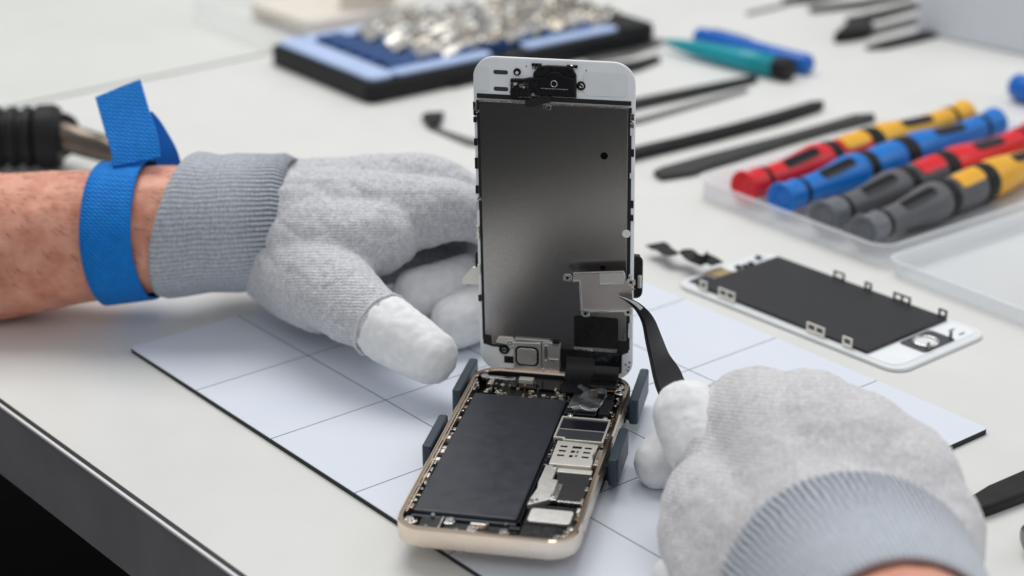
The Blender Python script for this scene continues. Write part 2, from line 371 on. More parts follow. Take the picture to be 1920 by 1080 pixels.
# left rail with spring clips
rail = pbox('side_rail', -2.745, -2.70, -5.0, 5.2, .75, 1.20, M['gold'], .01)
for i, y in enumerate([4.9, 4.45, 3.75, 3.4, 3.0, 2.55, 2.1, 1.2, .85, .4, -.3, -.55, -1.3, -1.5, -2.0, -2.45, -2.9, -3.3, -3.85, -4.2, -4.6]):
    l = random.uniform(.08, .3); w = random.uniform(.07, .16)
    pbox('spring_clip', -2.69, -2.69 + w, y - l / 2, y + l / 2, .9, random.uniform(1.08, 1.24), random.choice([M['steel'], M['steel'], M['nickel'], M['gold_edge']]), .015)
    if i % 4 == 1: screw(-2.60, y + .25, 1.18, .055)
for y in (4.9, 4.2, 3.1, 2.7, -.2, -1.6, -2.3, -3.2, -3.9):
    pbox('spring_clip', 2.60, 2.70, y - random.uniform(.05, .2), y + random.uniform(.05, .2), .9, random.uniform(1.1, 1.22), random.choice([M['steel'], M['gold_edge'], M['nickel']]), .015)
# top strip (far end)
pbox('flex_cable', -1.9, .85, 4.4, 5.6, .70, .86, M['black_matte'], .02)
pbox('bracket', -2.45, -1.35, 5.35, 5.55, .8, 1.20, M['steel'], .03)
pbox('bracket', -2.3, -2.12, 5.0, 5.35, .8, 1.12, M['steel'], .02)
pbox('bracket', -1.25, -.7, 5.5, 5.75, .8, 1.16, M['nickel'], .03)
screw(-2.50, 5.45, 1.24, .16)
screw(-1.75, 5.1, 1.1, .08)
for k in range(44):
    x = random.choice([random.uniform(-2.3, -1.5), random.uniform(-.9, .8), random.uniform(.2, .85)]); y = random.uniform(4.32, 4.95); s = random.uniform(.03, .075)
    pbox('small_component', x - s, x + s, y - s * .8, y + s * .8, .8, .9 + random.uniform(0, .14), random.choice([M['steel'], M['steel'], M['nickel'], M['gold_edge'], M['amber']]), .008)
for k in range(30):                               # more parts along the right edge and the far end
    if k < 18: x, y = random.uniform(2.66, 2.73), random.uniform(-4.8, 4.8)
    else: x, y = random.uniform(-2.2, .7), random.uniform(4.95, 5.6)
    s = random.uniform(.025, .06)
    pbox('small_component', x - s * .7, x + s * .7, y - s * 1.6, y + s * 1.6, .84, random.uniform(.95, 1.16), random.choice([M['steel'], M['nickel'], M['gold_edge'], M['copper'], M['chip_grey']]), .008)
# camera, covers and foil at the top right
cm = pbox('camera_module', 1.42, 2.42, 5.22, 6.0, .75, 1.28, M['black'], .05)
pbox('contact_strip', 1.46, 2.36, 5.10, 5.20, 1.08, 1.16, M['copper'], .01, cm)
pbox('connector_cover', 1.52, 2.44, 4.35, 4.9, .8, 1.13, M['black'], .03)
pbox('connector_cover', 2.08, 2.50, 3.25, 4.33, .8, 1.13, M['black_matte'], .03)
pbox('connector_bar', .9, 1.12, 3.08, 3.6, .8, 1.12, M['black'], .03)
pbox('connector_bar', 1.18, 2.03, 3.10, 3.42, .8, 1.13, M['black_gloss'], .05)
bm = bmesh.new()                                  # crinkled black foil
nx, ny = 16, 22; g = []
for j in range(ny + 1):
    r = []
    for i in range(nx + 1):
        s, t = i / nx, j / ny
        x = .86 + (1.18 + .1 * sin(5 * t)) * s + .10 * t; y = 3.5 + 2.55 * t
        if t < .45 and s > .9: x -= .05
        z = 1.15 + .14 * max(0, t - .55) * 2 + .16 * (noise.noise(Vector((x * 2.3, y * 1.7, 3.1)))) + .06 * noise.noise(Vector((x * 6, y * 5, 1)))
        if j == 0 or i == 0: z = 1.02
        r.append(bm.verts.new((x, y, z)))
    g.append(r)
for j in range(ny):
    for i in range(nx): bm.faces.new([g[j][i], g[j][i + 1], g[j + 1][i + 1], g[j + 1][i]])
fo = pp('foil_tape', bm, M['foil'], smooth=True); sd = fo.modifiers.new('s', 'SOLIDIFY'); sd.thickness = .02
for x, y, r in ((2.60, 5.55, .17), (2.62, 4.95, .14), (2.60, 4.5, .07), (2.62, 3.9, .06), (2.55, 3.35, .06)): screw(x, y, 1.20, r)
for (x, y, r) in ((2.56, 5.05, .16), (2.52, 5.5, .19)):
    bm = bmesh.new(); pts = [Vector((x + r * cos(t * pi / 8), y + r * sin(t * pi / 8), 1.16)) for t in range(17)]; tube(bm, pts, .035, 6)
    pp('antenna_spring', bm, M['steel'], smooth=True)
# framed chips
fr = bmesh.new()
for x0, x1, y0, y1 in ((.88, 2.64, 2.74, 2.82), (.88, .95, 1.12, 2.74), (2.56, 2.64, 1.0, 2.74), (1.28, 2.56, 1.0, 1.07), (.95, 1.28, 1.12, 1.20), (1.22, 1.30, 1.0, 1.12)):
    box(fr, x0, x1, y0, y1, .8, 1.15)
fr_o = pp('chip_frame', fr, M['nickel'], bevel=.015)
pbox('chip', .95, 2.56, 1.92, 2.74, .8, 1.10, M['chip_dark'], .02, fr_o)
pbox('chip', .95, 2.56, 1.07, 1.90, .8, 1.085, M['chip_grey'], .02, fr_o)
pbox('solder_seam', .95, 2.56, 1.895, 1.925, .8, 1.10, M['nickel'], .0, fr_o)
screw(1.15, 2.92, 1.17, .10); screw(2.4, 2.92, 1.17, .09); screw(2.3, .92, 1.12, .06)
# sim reader with its slots
sim = ppoly('sim_reader', [(1.08, .88), (2.52, .78), (2.50, .35), (2.44, 0), (2.52, -.4), (2.54, -.86), (1.10, -.88)], .85, 1.16, M['nickel'], .03)
for cx, w in ((1.38, .13), (2.22, .13)):
    for y in (.45, .12, -.22): pbox('slot', cx - w, cx + w, y - .07, y + .07, 1.10, 1.165, M['black_gloss'], .02, sim)
for y, x0, x1 in ((.45, 1.67, 2.0), (.12, 1.67, 1.82), (-.22, 1.67, 1.80)): pbox('slot', x0, x1, y - .09, y + .09, 1.10, 1.165, M['black_gloss'], .015, sim)
for y in (.17, .08, -.12, -.22): pbox('slot', 1.86, 1.95, y - .025, y + .025, 1.10, 1.165, M['black'], .0, sim)
pbox('sim_slot_block', 2.56, 2.78, -.62, .52, .8, 1.12, M['gold'], .02)
for k in range(16):
    s = random.uniform(.025, .06); x = random.uniform(.93, 1.05); y = random.uniform(-.9, .9)
    pbox('small_component', x - s, x + s, y - s, y + s, .8, random.uniform(1., 1.12), random.choice([M['steel'], M['nickel'], M['copper'], M['chip_grey']]), .01)
for k in range(8):
    s = random.uniform(.03, .06); y = random.uniform(.6, 1.0); x = random.uniform(2.45, 2.7)
    pbox('small_component', x - s, x + s, y - s, y + s, .8, random.uniform(1., 1.12), random.choice([M['black'], M['nickel'], M['board']]), .01)
# lower right covers
ppoly('connector_plate', [(1.02, -.95), (1.42, -.95), (1.42, -1.9), (1.62, -1.95), (1.63, -3.25), (1.45, -3.4), (.95, -3.78), (.95, -3.4), (1.05, -2.6), (1.0, -2.2)], .95, 1.14, M['steel_matte'], .02)
ppoly('antenna_tab', [(1.66, -2.2), (1.82, -2.2), (1.82, -3.3), (1.60, -3.34)], .95, 1.15, M['steel'], .02)
screw(1.05, -3.55, 1.20, .09); screw(1.2, -3.45, 1.19, .07); screw(1.66, -3.1, 1.20, .10); screw(1.34, -1.05, 1.18, .09)
pbox('shield_can', 1.45, 2.62, -1.28, -1.0, .85, 1.10, M['nickel'], .02)
pbox('shield_cover', 1.52, 2.66, -3.22, -1.30, .85, 1.09, M['shield_dark'], .03)
pbox('cover_lip', 1.84, 2.66, -3.36, -3.24, .85, 1.13, M['steel'], .02)
sp = pbox('loudspeaker', 1.02, 2.62, -5.75, -3.5, .70, 1.04, M['black'], .06)
ppoly('speaker_plate', rrect(1.12, 2.50, -4.72, -3.86, .12, 4), 1.04, 1.09, M['steel_matte'], .015, sp)
pbox('ridge', 1.05, 2.45, -4.86, -4.78, 1.04, 1.08, M['black_matte'], .02, sp)
# bottom end
pbox('microphone_block', -2.22, -1.55, -5.85, -5.0, .7, 1.06, M['black'], .04)
pbox('bracket', -1.53, -1.47, -5.85, -5.05, .7, 1.15, M['steel'], .015)
pbox('dock_connector', -1.40, -.60, -5.9, -5.35, .7, 1.04, M['black_matte'], .04)
pbox('dock_connector', -.35, .50, -5.95, -5.3, .7, 1.02, M['black'], .04)
pbox('flex_cable', -1.45, .95, -5.30, -5.0, .7, .92, M['black_matte'], .02)
for x, y in ((-1.28, -5.25), (-.48, -5.62), (.56, -5.66)):
    ppoly('bracket', [(x - .14, y + .2), (x + .05, y + .26), (x + .20, y + .05), (x + .16, y - .16), (x - .13, y - .2)], .95, 1.12, M['steel'], .03)
    screw(x + .06, y + .02, 1.20, .10)
pbox('contact_strip', -.62, -.12, -5.14, -5.02, .85, 1.02, M['nickel'], .02)
pbox('contact_strip', -.45, -.15, -5.30, -5.2, .85, .99, M['copper'], .02)
pbox('pull_tab', .62, 1.0, -5.2, -5.0, .8, 1.0, M['black_matte'], .03)
for x, y, r in ((-2.52, -5.45, .16), (2.62, -5.1, .12), (2.5, -5.35, .07), (2.3, -5.72, .14), (-1.85, -5.05, .07), (-1.9, -5.8, .05), (-.02, -5.3, .05), (.55, -5.2, .05), (-.9, -5.85, .06)):
    screw(x, y, 1.20, r)
bm = bmesh.new()
tube(bm, [Vector((-2.52 + .26 * cos(t), -5.48 + .26 * sin(t), 1.16)) for t in [k * pi / 8 + pi for k in range(9)]], .05, 6)
pp('corner_clip', bm, M['gold_edge'], smooth=True); bm = bmesh.new()
tube(bm, [Vector((2.33 + .3 * cos(t), -5.4 + .3 * sin(t), 1.16)) for t in [k * pi / 8 - pi / 2 for k in range(7)]], .04, 6)
pp('corner_clip', bm, M['gold_edge'], smooth=True)

# ---- upright screen assembly, local frame x, y (away), z (up)
bm = bmesh.new()
out = rrect(-2.85, 2.85, 0, 12.2, .78, 10)
def DT(a, b, h): return (a, h, b)
def dring(ins, y): return [(a, y, b) for a, b in rrect(-2.85 + ins, 2.85 - ins, ins, 12.2 - ins, .78 - ins, 10)]
loft(bm, [dring(.05, 0), dring(0, .04), dring(0, .14), dring(.04, .19)])
bmesh.ops.recalc_face_normals(bm, faces=bm.faces)
scr = pp('screen_assembly', bm, M['white_paint'], smooth=True)
scr.modifiers.new('e', 'EDGE_SPLIT').split_angle = radians(40)
scr.location = (0, 6.3226, 1.026); scr.rotation_euler = (.0446, 0, 0)
def dpoly(name, poly, y0, y1, m, bev=.02, smooth=False):
    bm = bmesh.new(); prism(bm, poly, -y1, -y0, lambda a, b, h: (a, h, b)); bmesh.ops.recalc_face_normals(bm, faces=bm.faces)
    return pp(name, bm, m, scr, bevel=bev)
def dbox(name, x0, x1, h0, h1, y0, y1, m, bev=.02): return dpoly(name, [(x0, h0), (x1, h0), (x1, h1), (x0, h1)], y0, y1, m, bev)
def dscrew(x, h, y=.06, r=.09):
    bm = bmesh.new(); lathe(bm, Vector((x, 0, h)), Vector((x, -1, h)), [(0, r), (y, r), (y + .03, r * .8), (y + .03, r * .4), (y - .01, r * .35)], 12); return pp('screw', bm, M['screw'], scr)
dpoly('front_glass', rrect(-2.74, 2.74, .1, 12.1, .7, 8), -.205, -.191, M['black_gloss'], .0)
# recess strips at both sides and the steel back plate
dbox('gasket', -2.74, -2.60, 1.3, 10.62, .005, .03, M['black_matte'], .0)
dbox('gasket', 2.60, 2.74, 1.3, 10.62, .005, .03, M['black_matte'], .0)
dpoly('gasket', [(-2.72, 1.75), (-2.72, 1.12), (-2.36, 1.02), (2.42, 1.05), (2.70, 1.2), (2.70, 1.9), (2.3, 1.9), (2.3, 1.3), (-2.3, 1.3), (-2.3, 1.75)], .006, .028, M['black_matte'], .0)
plate = dpoly('steel_back_plate', [(-2.63, 1.52), (-2.40, 1.50), (-2.38, 1.14), (2.28, 1.16), (2.30, 1.66), (2.62, 1.68), (2.62, 10.60), (-2.63, 10.60)], .03, .075, M['lcd_steel'], .012)
dbox('plate_edge', -2.66, 2.66, 10.605, 10.66, .03, .10, M['steel'], .01)
dbox('gasket', -2.72, 2.72, 10.70, 10.86, .004, .05, M['black_matte'], .0)
dbox('plate_edge', .82, 2.72, 10.865, 10.90, .01, .06, M['white_plastic'], .01)
def disc(name, x, h, r, y0, y1, m, n=18, sx=1):
    return dpoly(name, [(x + r * sx * cos(2 * pi * k / n), h + r * sin(2 * pi * k / n)) for k in range(n)], y0, y1, m, .0)
disc('locating_hole', 1.79, 8.82, .135, .06, .079, M['black_gloss'])
disc('locating_hole', 1.76, 4.55, .10, .06, .079, M['black_gloss'])
disc('white_pad', 2.60, 5.93, .15, .06, .10, M['white_plastic'])
dpoly('black_sticker', rrect(.70, 2.33, 1.32, 2.58, .08, 4), .06, .085, M['black'], .0)
dpoly('warning_tag', [(-.38, 10.42), (-.10, 10.40), (-.06, 10.58), (-.34, 10.60)], .07, .10, M['steel'], .01)
# side clips
for h in (10.35, 10.15, 9.9, 9.0, 8.2, 7.35, 6.6, 5.6, 4.2, 2.9):
    dbox('side_clip', -2.86, -2.75, h - random.uniform(.04, .28), h + random.uniform(.04, .28), .01, random.uniform(.05, .12), random.choice([M['steel'], M['black'], M['black'], M['steel_matte']]), .01)
for h in (10.3, 10.0, 9.75, 9.0, 8.1, 7.0, 6.5, 4.3, 4.05, 2.2, 2.0):
    dbox('side_clip', 2.70, 2.84, h - random.uniform(.04, .2), h + random.uniform(.04, .2), .01, random.uniform(.05, .12), random.choice([M['steel'], M['steel_matte'], M['white_plastic'], M['black']]), .01)
for x, h in ((-2.72, 10.2), (2.76, 10.1), (-2.72, 6.9), (2.74, 2.0)): dscrew(x, h, .07, .08)
# top: front camera, flex and slots
for h in (11.67, 11.06): dpoly('slot', rrect(-2.12, -1.60, h - .075, h + .075, .07, 4), -.002, .012, M['chip_grey'], .0)
dpoly('raised_panel', rrect(1.05, 2.62, 10.98, 11.86, .18, 5), .0, .03, M['white_paint'], .02)
dpoly('raised_panel', rrect(-2.66, -2.3, 10.98, 11.86, .06, 4), .0, .02, M['white_paint'], .015)
fc = dpoly('front_camera', [(-.70, 11.30), (-.70, 11.72), (-.50, 11.98), (-.2, 12.03), (.52, 12.03), (.68, 11.98), (.82, 11.72), (.82, 10.90), (-.66, 10.90)], .0, .12, M['black'], .04)
dpoly('camera_cover', [(-.46, 11.10), (-.46, 11.60), (-.28, 11.62), (-.18, 11.76), (.05, 11.84), (.26, 11.82), (.42, 11.70), (.78, 11.62), (.78, 11.08), (.55, 10.98), (-.2, 10.98)], .12, .22, M['esd'], .03)
bm = bmesh.new(); tube(bm, [Vector((.06 + .11 * cos(t * pi / 9), -.225, 11.42 + .11 * sin(t * pi / 9))) for t in range(19)], .018, 6); pp('cover_dimple', bm, M['steel'], scr, smooth=True)
dbox('cover_rib', -.42, .55, 11.215, 11.245, .21, .235, M['steel'], .005)
dpoly('sensor_module', [(-1.50, 10.72), (-1.50, 11.48), (-1.05, 11.50), (-.80, 11.56), (-.46, 11.56), (-.46, 11.10), (-.78, 10.98), (-.78, 10.72)], .0, .15, M['black'], .03)
for k in range(14):
    x = random.uniform(-1.42, -.88); h = random.uniform(11.18, 11.36); s = random.uniform(.025, .05)
    dbox('small_component', x - s, x + s, h - s, h + s, .14, .14 + random.uniform(.03, .07), random.choice([M['steel'], M['nickel'], M['amber'], M['chip_grey']]), .006)
for k in range(7):
    x = -1.2 + .07 * k; dbox('contact', x - .02, x + .02, 10.84, 10.88, .14, .17, M['steel'], .0)
dpoly('flex_cable', [(-.98, 10.50), (-.98, 10.72), (-.78, 10.80), (-.20, 10.98), (-.05, 10.9), (-.08, 10.72), (-.3, 10.66), (-.7, 10.50)], .10, .16, M['black_matte'], .01)
disc('ear_hole', -1.27, 11.72, .13, .0, .06, M['black']); disc('ear_hole', -1.27, 11.70, .055, .06, .075, M['white_plastic'])
for x, h in ((.97, 11.33), (-1.38, 10.98)): disc('screw_boss', x, h, .16, .0, .06, M['black'])
for x, h, r in ((.97, 11.33, .10), (-.66, 11.94, .08), (.66, 12.0, .08), (-1.38, 10.98, .08), (-1.32, 10.78, .05), (-.5, 12.0, .05)): dscrew(x, h, .08, r)
for x0, x1 in ((-.75, -.40), (.48, .86)): dbox('bracket', x0, x1, 11.97, 12.07, .01, .10, M['black_gloss'], .015)
for x, h in ((-.95, 11.93), (1.15, 11.88)): disc('pin_hole', x, h, .025, -.004, .004, M['black'])
# bottom: earpiece-like button module, brackets, ribbon
dpoly('button_module', [(-1.56, .10), (-1.56, 1.36), (-.52, 1.40), (-.50, .14)], .0, .20, M['steel_matte'], .04)
dpoly('button_seal', rrect(-1.48, -.60, .42, 1.22, .20, 5), .195, .215, M['black_gloss'], .0)
dpoly('button_back', rrect(-1.41, -.67, .49, 1.15, .16, 5), .205, .245, M['steel_matte'], .03)
dpoly('button_bracket', [(-.48, .16), (-.48, 1.40), (-.36, 1.44), (.20, 1.42), (.16, .16)], .0, .17, M['steel_matte'], .03)
dbox('bracket', -.38, -.26, .75, 1.32, .16, .22, M['steel'], .02); dbox('bracket', -.24, .14, .70, .78, .16, .20, M['screw'], .02)
dbox('bracket', -.1, .18, 1.28, 1.50, .10, .17, M['black'], .02)
dpoly('bracket', [(-2.2, 1.25), (-2.2, 1.33), (-2.1, 1.50), (-1.6, 1.50), (-1.50, 1.38), (-1.52, 1.12), (-1.72, 1.06), (-1.8, 1.2)], .07, .14, M['nickel'], .02)
dbox('bracket', -1.5, -.2, 1.40, 1.50, .08, .16, M['steel_matte'], .02)
disc('screw_boss', -1.93, .95, .20, .0, .06, M['black']); dscrew(-1.93, .92, .06, .10); dscrew(-1.68, 1.28, .14, .11); dscrew(-.33, .72, .20, .07); dscrew(-.45, .28, .18, .08)
dbox('gasket', -1.95, -1.56, .38, .66, .0, .02, M['black'], .0)
dpoly('ribbon_cable', [(.18, .20), (.20, 1.30), (.70, 1.30), (1.40, 1.18), (1.44, .95), (2.30, 1.25), (2.30, .9), (1.42, .9), (1.40, .22)], .0, .07, M['black'], .02)
dpoly('ribbon_cable', [(1.45, .34), (1.45, 1.14), (2.48, 1.16), (2.46, .36), (2.3, .28), (1.6, .28)], .0, .10, M['black_gloss'], .02)
dbox('bracket', .70, 1.40, 1.18, 1.27, .08, .12, M['steel'], .01)
for x, h in ((2.6, .68), (2.75, .78), (2.72, .6), (2.68, .45)): disc('pin_hole', x, h, .035, -.004, .006, M['black'])
# ribbon bending down from the screen into the body
bm = bmesh.new(); pts = [Vector(p) for p in catmull([(.95, 6.22, 1.9), (.95, 6.10, 1.55), (.95, 5.75, 1.30), (.97, 5.3, 1.22), (1.0, 4.7, 1.16)], 5)]
ribbon(bm, pts, 1.05, .03, Vector((1, 0, 0))); pp('ribbon_cable', bm, M['black'], smooth=False)
bm = bmesh.new(); pts = [Vector(p) for p in catmull([(-.6, 6.25, 1.30), (-.6, 6.10, 1.12), (-.6, 5.8, 1.02), (-.6, 5.2, .95)], 5)]
ribbon(bm, pts, 1.9, .03, Vector((1, 0, 0))); pp('ribbon_cable', bm, M['black_gloss'])
bm = bmesh.new(); pts = [Vector(p) for p in catmull([(1.92, 6.2, 1.62), (1.92, 6.05, 1.45), (1.92, 5.9, 1.36), (1.92, 5.6, 1.31)], 4)]
ribbon(bm, pts, .95, .03, Vector((1, 0, 0))); pp('ribbon_cable', bm, M['black'])

# ------------------------------------------------------------------ phone holder (navy clamps)
hd = empty('phone_holder', (0, 2, 0), 'dark navy repair holder whose clamps grip both sides of the gold phone', 'phone holder')
def hpart(name, bm, m, bev=.05): return keep(link(name, bm, m, None, bevel=bev), hd)
bm = bmesh.new(); box(bm, -2.3, 2.3, -2.2, 5.6, .001, .38); hpart('base', bm, M['navy'])
for y0, y1 in ((-1.9, .9), (3.3, 5.4)):
    bm = bmesh.new(); box(bm, -2.9, 2.95, y0 + .8, y1 - .8 if y1 - y0 > 2.5 else y1 - .5, .385, .52); hpart('cross_bar', bm, M['black_tool'])
def clamp(x0, x1, y0, y1, z0, z1):
    bm = bmesh.new(); prism(bm, rrect(x0, x1, y0, y1, .12, 4), z0, z1); hpart('clamp', bm, M['navy'], .06)
    bm = bmesh.new(); s = 1 if x0 > 0 else -1
    box(bm, min(s * 2.96, x0 if s > 0 else x1), max(s * 2.96, x0 if s > 0 else x1), y0 + .35, y1 - .35, .42, 1.0); hpart('pad', bm, M['rubber'], .04)
clamp(3.08, 3.42, 3.95, 6.75, .45, 1.42)
clamp(3.08, 3.42, -.75, 1.75, .42, 1.42)
clamp(-3.34, -3.0, 3.7, 6.6, .35, 1.36)
clamp(-3.34, -3.0, -.7, 1.85, .35, 1.3)
# rest behind the screen with side lugs
bm = bmesh.new(); box(bm, -.6, .6, 6.75, 7.15, .001, 5.6); hpart('upright', bm, M['navy'])
bm = bmesh.new(); box(bm, -.6, .6, 5.6, 6.8, .001, .38); hpart('foot', bm, M['navy'])
bm = bmesh.new(); box(bm, -2.9, 3.0, 6.60, 6.8, 4.4, 5.9); hpart('back_rest', bm, M['black_tool'])
bm = bmesh.new(); prism(bm, rrect(2.55, 3.14, 4.30, 5.95, .25, 5), 6.40, 6.58, lambda a, b, h: (a, h, b)); bmesh.ops.recalc_face_normals(bm, faces=bm.faces); hpart('lug', bm, M['black_tool'], .05)
bm = bmesh.new(); box(bm, 2.98, 3.12, 6.30, 6.44, 4.75, 5.25); hpart('lug_pin', bm, M['steel_matte'], .04)
bm = bmesh.new(); prism(bm, [(-3.52, 4.40), (-3.50, 4.62), (-3.12, 5.08), (-2.75, 5.14), (-2.75, 4.40)], 6.40, 6.52, lambda a, b, h: (a, h, b)); bmesh.ops.recalc_face_normals(bm, faces=bm.faces); hpart('lug', bm, M['nickel'], .03)
bm = bmesh.new(); prism(bm, rrect(-3.02, -2.7, 4.95, 5.7, .14, 5), 6.41, 6.6, lambda a, b, h: (a, h, b)); bmesh.ops.recalc_face_normals(bm, faces=bm.faces); hpart('lug', bm, M['black_tool'], .03)

# ------------------------------------------------------------------ metal cover plate held in the tweezers
YP = 5.55
def PP(px, py): p = PY(px, py, YP); return (p.x, p.z)
o2 = lambda a, b: PP(860 + a * .3148, 380 + b * .3148)
pc = PY(1130, 555, YP)
cp = empty('cover_plate', (pc.x, YP, pc.z), 'thin silver metal cover plate with four screw tabs, held before the upright screen', 'metal plate')
def cpart(name, poly, y0, y1, m, bev=.01):
    bm = bmesh.new(); prism(bm, poly, YP + y0, YP + y1, lambda a, b, h: (a, h, b)); bmesh.ops.recalc_face_normals(bm, faces=bm.faces)
    return keep(link(name, bm, m, None, bevel=bev), cp)
M['plate'] = mat('thin_plate_metal', (.56, .52, .50), .40, .9, var=.04, vscale=1, bump=.05, bscale=40)
cpart('plate', [o2(*q) for q in [(682, 418), (985, 408), (990, 455), (1010, 490), (1050, 515), (1032, 525), (1036, 580), (1042, 618), (1000, 640), (775, 650), (735, 640), (724, 464), (680, 464)]], 0, .03, M['plate'])
def edge(a, b, w=.055):
    a, b = Vector(o2(*a)), Vector(o2(*b)); d = (b - a).normalized(); n = Vector((-d.y, d.x)) * w / 2
    cpart('lip', [tuple(a + n), tuple(b + n), tuple(b - n), tuple(a - n)], -.07, .0, M['screw'], .01)
edge((684, 418), (985, 408)); edge((724, 466), (733, 640)); edge((778, 648), (995, 640), .075); edge((986, 412), (990, 455)); edge((838, 484), (985, 480), .04); edge((682, 466), (724, 466))
cpart('embossed_panel', [o2(*q) for q in [(838, 420), (982, 416), (985, 476), (842, 482)]], -.02, .0, M['steel_matte'])
for (x, y) in ((650, 445), (1027, 473), (757, 657), (1010, 650)):
    c = o2(x, y); poly = rrect(c[0] - .15, c[0] + .15, c[1] - .15, c[1] + .15, .10, 4)
    cpart('screw_tab', poly, -.05, -.005, M['steel'], .015)
    cpart('tab_hole', [(c[0] + .06 * cos(k * pi / 6), c[1] + .055 * sin(k * pi / 6)) for k in range(12)], -.058, -.045, M['black_gloss'], 0)

# ------------------------------------------------------------------ tweezers
tz = empty('tweezers', P(1262, 800, 0), 'black curved tweezers in the right hand, tips on the silver plate', 'tweezers')
side = (RT * .92 + UP * .38).normalized()
dT = (PY(1160, 556, YP) - CAM).dot(FW) - .12
for arm, (ox, od) in enumerate(((0, 0), (-5, .30))):
    pts = []; wid = []; th = []
    for px, py, dd, w in [(1160, 555, 0, .05), (1180, 563, -.25, .14), (1200, 577, -.5, .24), (1217, 600, -.9, .36), (1228, 635, -1.5, .50), (1239, 670, -2.2, .62), (1252, 700, -2.7, .86), (1264, 730, -3.2, .92), (1300, 800, -4.6, 1.0), (1360, 900, -6.5, 1.0)]:
        k = min(1, max(0, (px - 1160) / 60))
        pts.append((*Q(px + ox * k, py + (3 if arm else 0) * k, dT + dd + od * k), w, .09 + .05 * k))
    pts = catmull(pts, 5)
    vs = [Vector(p[:3]) for p in pts]; sides = []
    for i in range(len(vs)):
        d = vs[min(i + 1, len(vs) - 1)] - vs[max(i - 1, 0)]; sides.append(d.cross(FW).normalized())
    bm = bmesh.new(); ribbon(bm, vs, [p[3] for p in pts], [p[4] for p in pts], sides)
    keep(link('arm', bm, M['esd'], None, bevel=.025), tz)
    if arm == 0:
        bm = bmesh.new(); ribbon(bm, [v - FW * .02 for v in vs[:12]], [p[3] * .5 for p in pts[:12]], [.12] * 12, sides[:12])
        keep(link('bare_tip', bm, M['steel'], None, bevel=.01), tz)

# ------------------------------------------------------------------ organic shapes: swept chains joined into one skin
def smesh(chains, voxel=.13, smooth=10, n=14, wrinkle=None):
    """chains: list of [(x,y,z,r), ...] -> one continuous smooth mesh"""
    bm = bmesh.new()
    for ch in chains:
        c = catmull(ch, 5); rings = []
        vs = [Vector(p[:3]) for p in c]; up = None
        prof = []
        d0 = (vs[0] - vs[1]).normalized(); d1 = (vs[-1] - vs[-2]).normalized()
        for a in (1.45, 1.1, .7, .35): prof.append((vs[0] + d0 * c[0][3] * sin(a), c[0][3] * cos(a), -d0))
        for i, v in enumerate(vs): prof.append((v, c[i][3], (vs[min(i + 1, len(vs) - 1)] - vs[max(i - 1, 0)]).normalized()))
        for a in (.35, .7, 1.1, 1.45): prof.append((vs[-1] + d1 * c[-1][3] * sin(a), c[-1][3] * cos(a), d1))
        s = None
        for p, r, d in prof:
            if s is None: s = d.orthogonal()
            s = (s - d * s.dot(d)).normalized(); u = d.cross(s)
            rings.append([p + (s * cos(2 * pi * k / n) + u * sin(2 * pi * k / n)) * r for k in range(n)])
        loft(bm, rings)
    me = bpy.data.meshes.new('tmp'); bm.to_mesh(me); bm.free()
    o = bpy.data.objects.new('tmp', me); SC.collection.objects.link(o)
    rm = o.modifiers.new('r', 'REMESH'); rm.mode = 'VOXEL'; rm.voxel_size = voxel
    sm = o.modifiers.new('s', 'SMOOTH'); sm.factor = .5; sm.iterations = smooth
    dg = bpy.context.evaluated_depsgraph_get(); dg.update()
    res = bpy.data.meshes.new_from_object(o.evaluated_get(dg))
    bpy.data.objects.remove(o)
    if wrinkle:
        new = [c for v in res.vertices for c in [Vector(v.co) + Vector(v.normal) * wrinkle(Vector(v.co))]]
        res.vertices.foreach_set('co', [k for c in new for k in c]); res.update()
    for p in res.polygons: p.use_smooth = True
    return res
def knit_uv(me, chains, latv, base):
    """row/wale coordinates that follow the nearest finger"""
    segs = []
    for ch in chains:
        vs = [Vector(p[:3]) for p in catmull(ch, 3)]; s = (vs[0] - base).length
        for a, b in zip(vs, vs[1:]): segs.append((a, b, s)); s += (b - a).length
    co = np.empty(len(me.vertices) * 3); me.vertices.foreach_get('co', co); co = co.reshape(-1, 3)
    W_ = np.zeros(len(co)); U_ = np.zeros(len(co)); V_ = np.zeros(len(co))
    for a, b, s in segs:
        ab = b - a; A_, AB = np.array(a), np.array(ab)
        dt = (co - A_) @ AB; t = np.clip(dt / ab.length_squared, 0, 1); dd = np.linalg.norm(co - A_ - t[:, None] * AB, axis=1)
        w = np.exp(-dd * 2.2); d = ab.normalized(); lat = (latv - d * latv.dot(d)).normalized(); bi = d.cross(lat)
        W_ += w; U_ += w * (s + dt / ab.length); V_ += w * ((co - np.array(base)) @ np.array(latv.normalized()))
    uvs = np.stack([U_ / W_, V_ / W_], 1)
    lay = me.uv_layers.new(name='knit')
    for l in me.loops: lay.data[l.index].uv = uvs[l.vertex_index]
def qc(*pts): return [(*Q(a, b, d), r) for a, b, d, r in pts]
def folds(scale, amp, seed, crease=0):
    def f(co):
        q = co * scale + Vector((seed, 0, 0)); n = noise.noise(q) + .5 * noise.noise(q * 2.1) + .25 * noise.noise(q * 4.3)
        c1 = max(0, 1 - 2.6 * abs(noise.noise(q * .8 + Vector((9, 2, 5))))) ** 2 * max(0, noise.noise(q * .45 + Vector((3, 7, 1))) + .25)
        c2 = max(0, 1 - 3 * abs(noise.noise(Vector((q.x * 2.4, q.y * 1.2, q.z * 2.4)) + Vector((1, 8, 4))))) ** 2 * max(0, noise.noise(q * .7 + Vector((6, 1, 2))) + .1)
        return amp * (n - crease * (1.3 * c1 + .9 * c2))
    return f

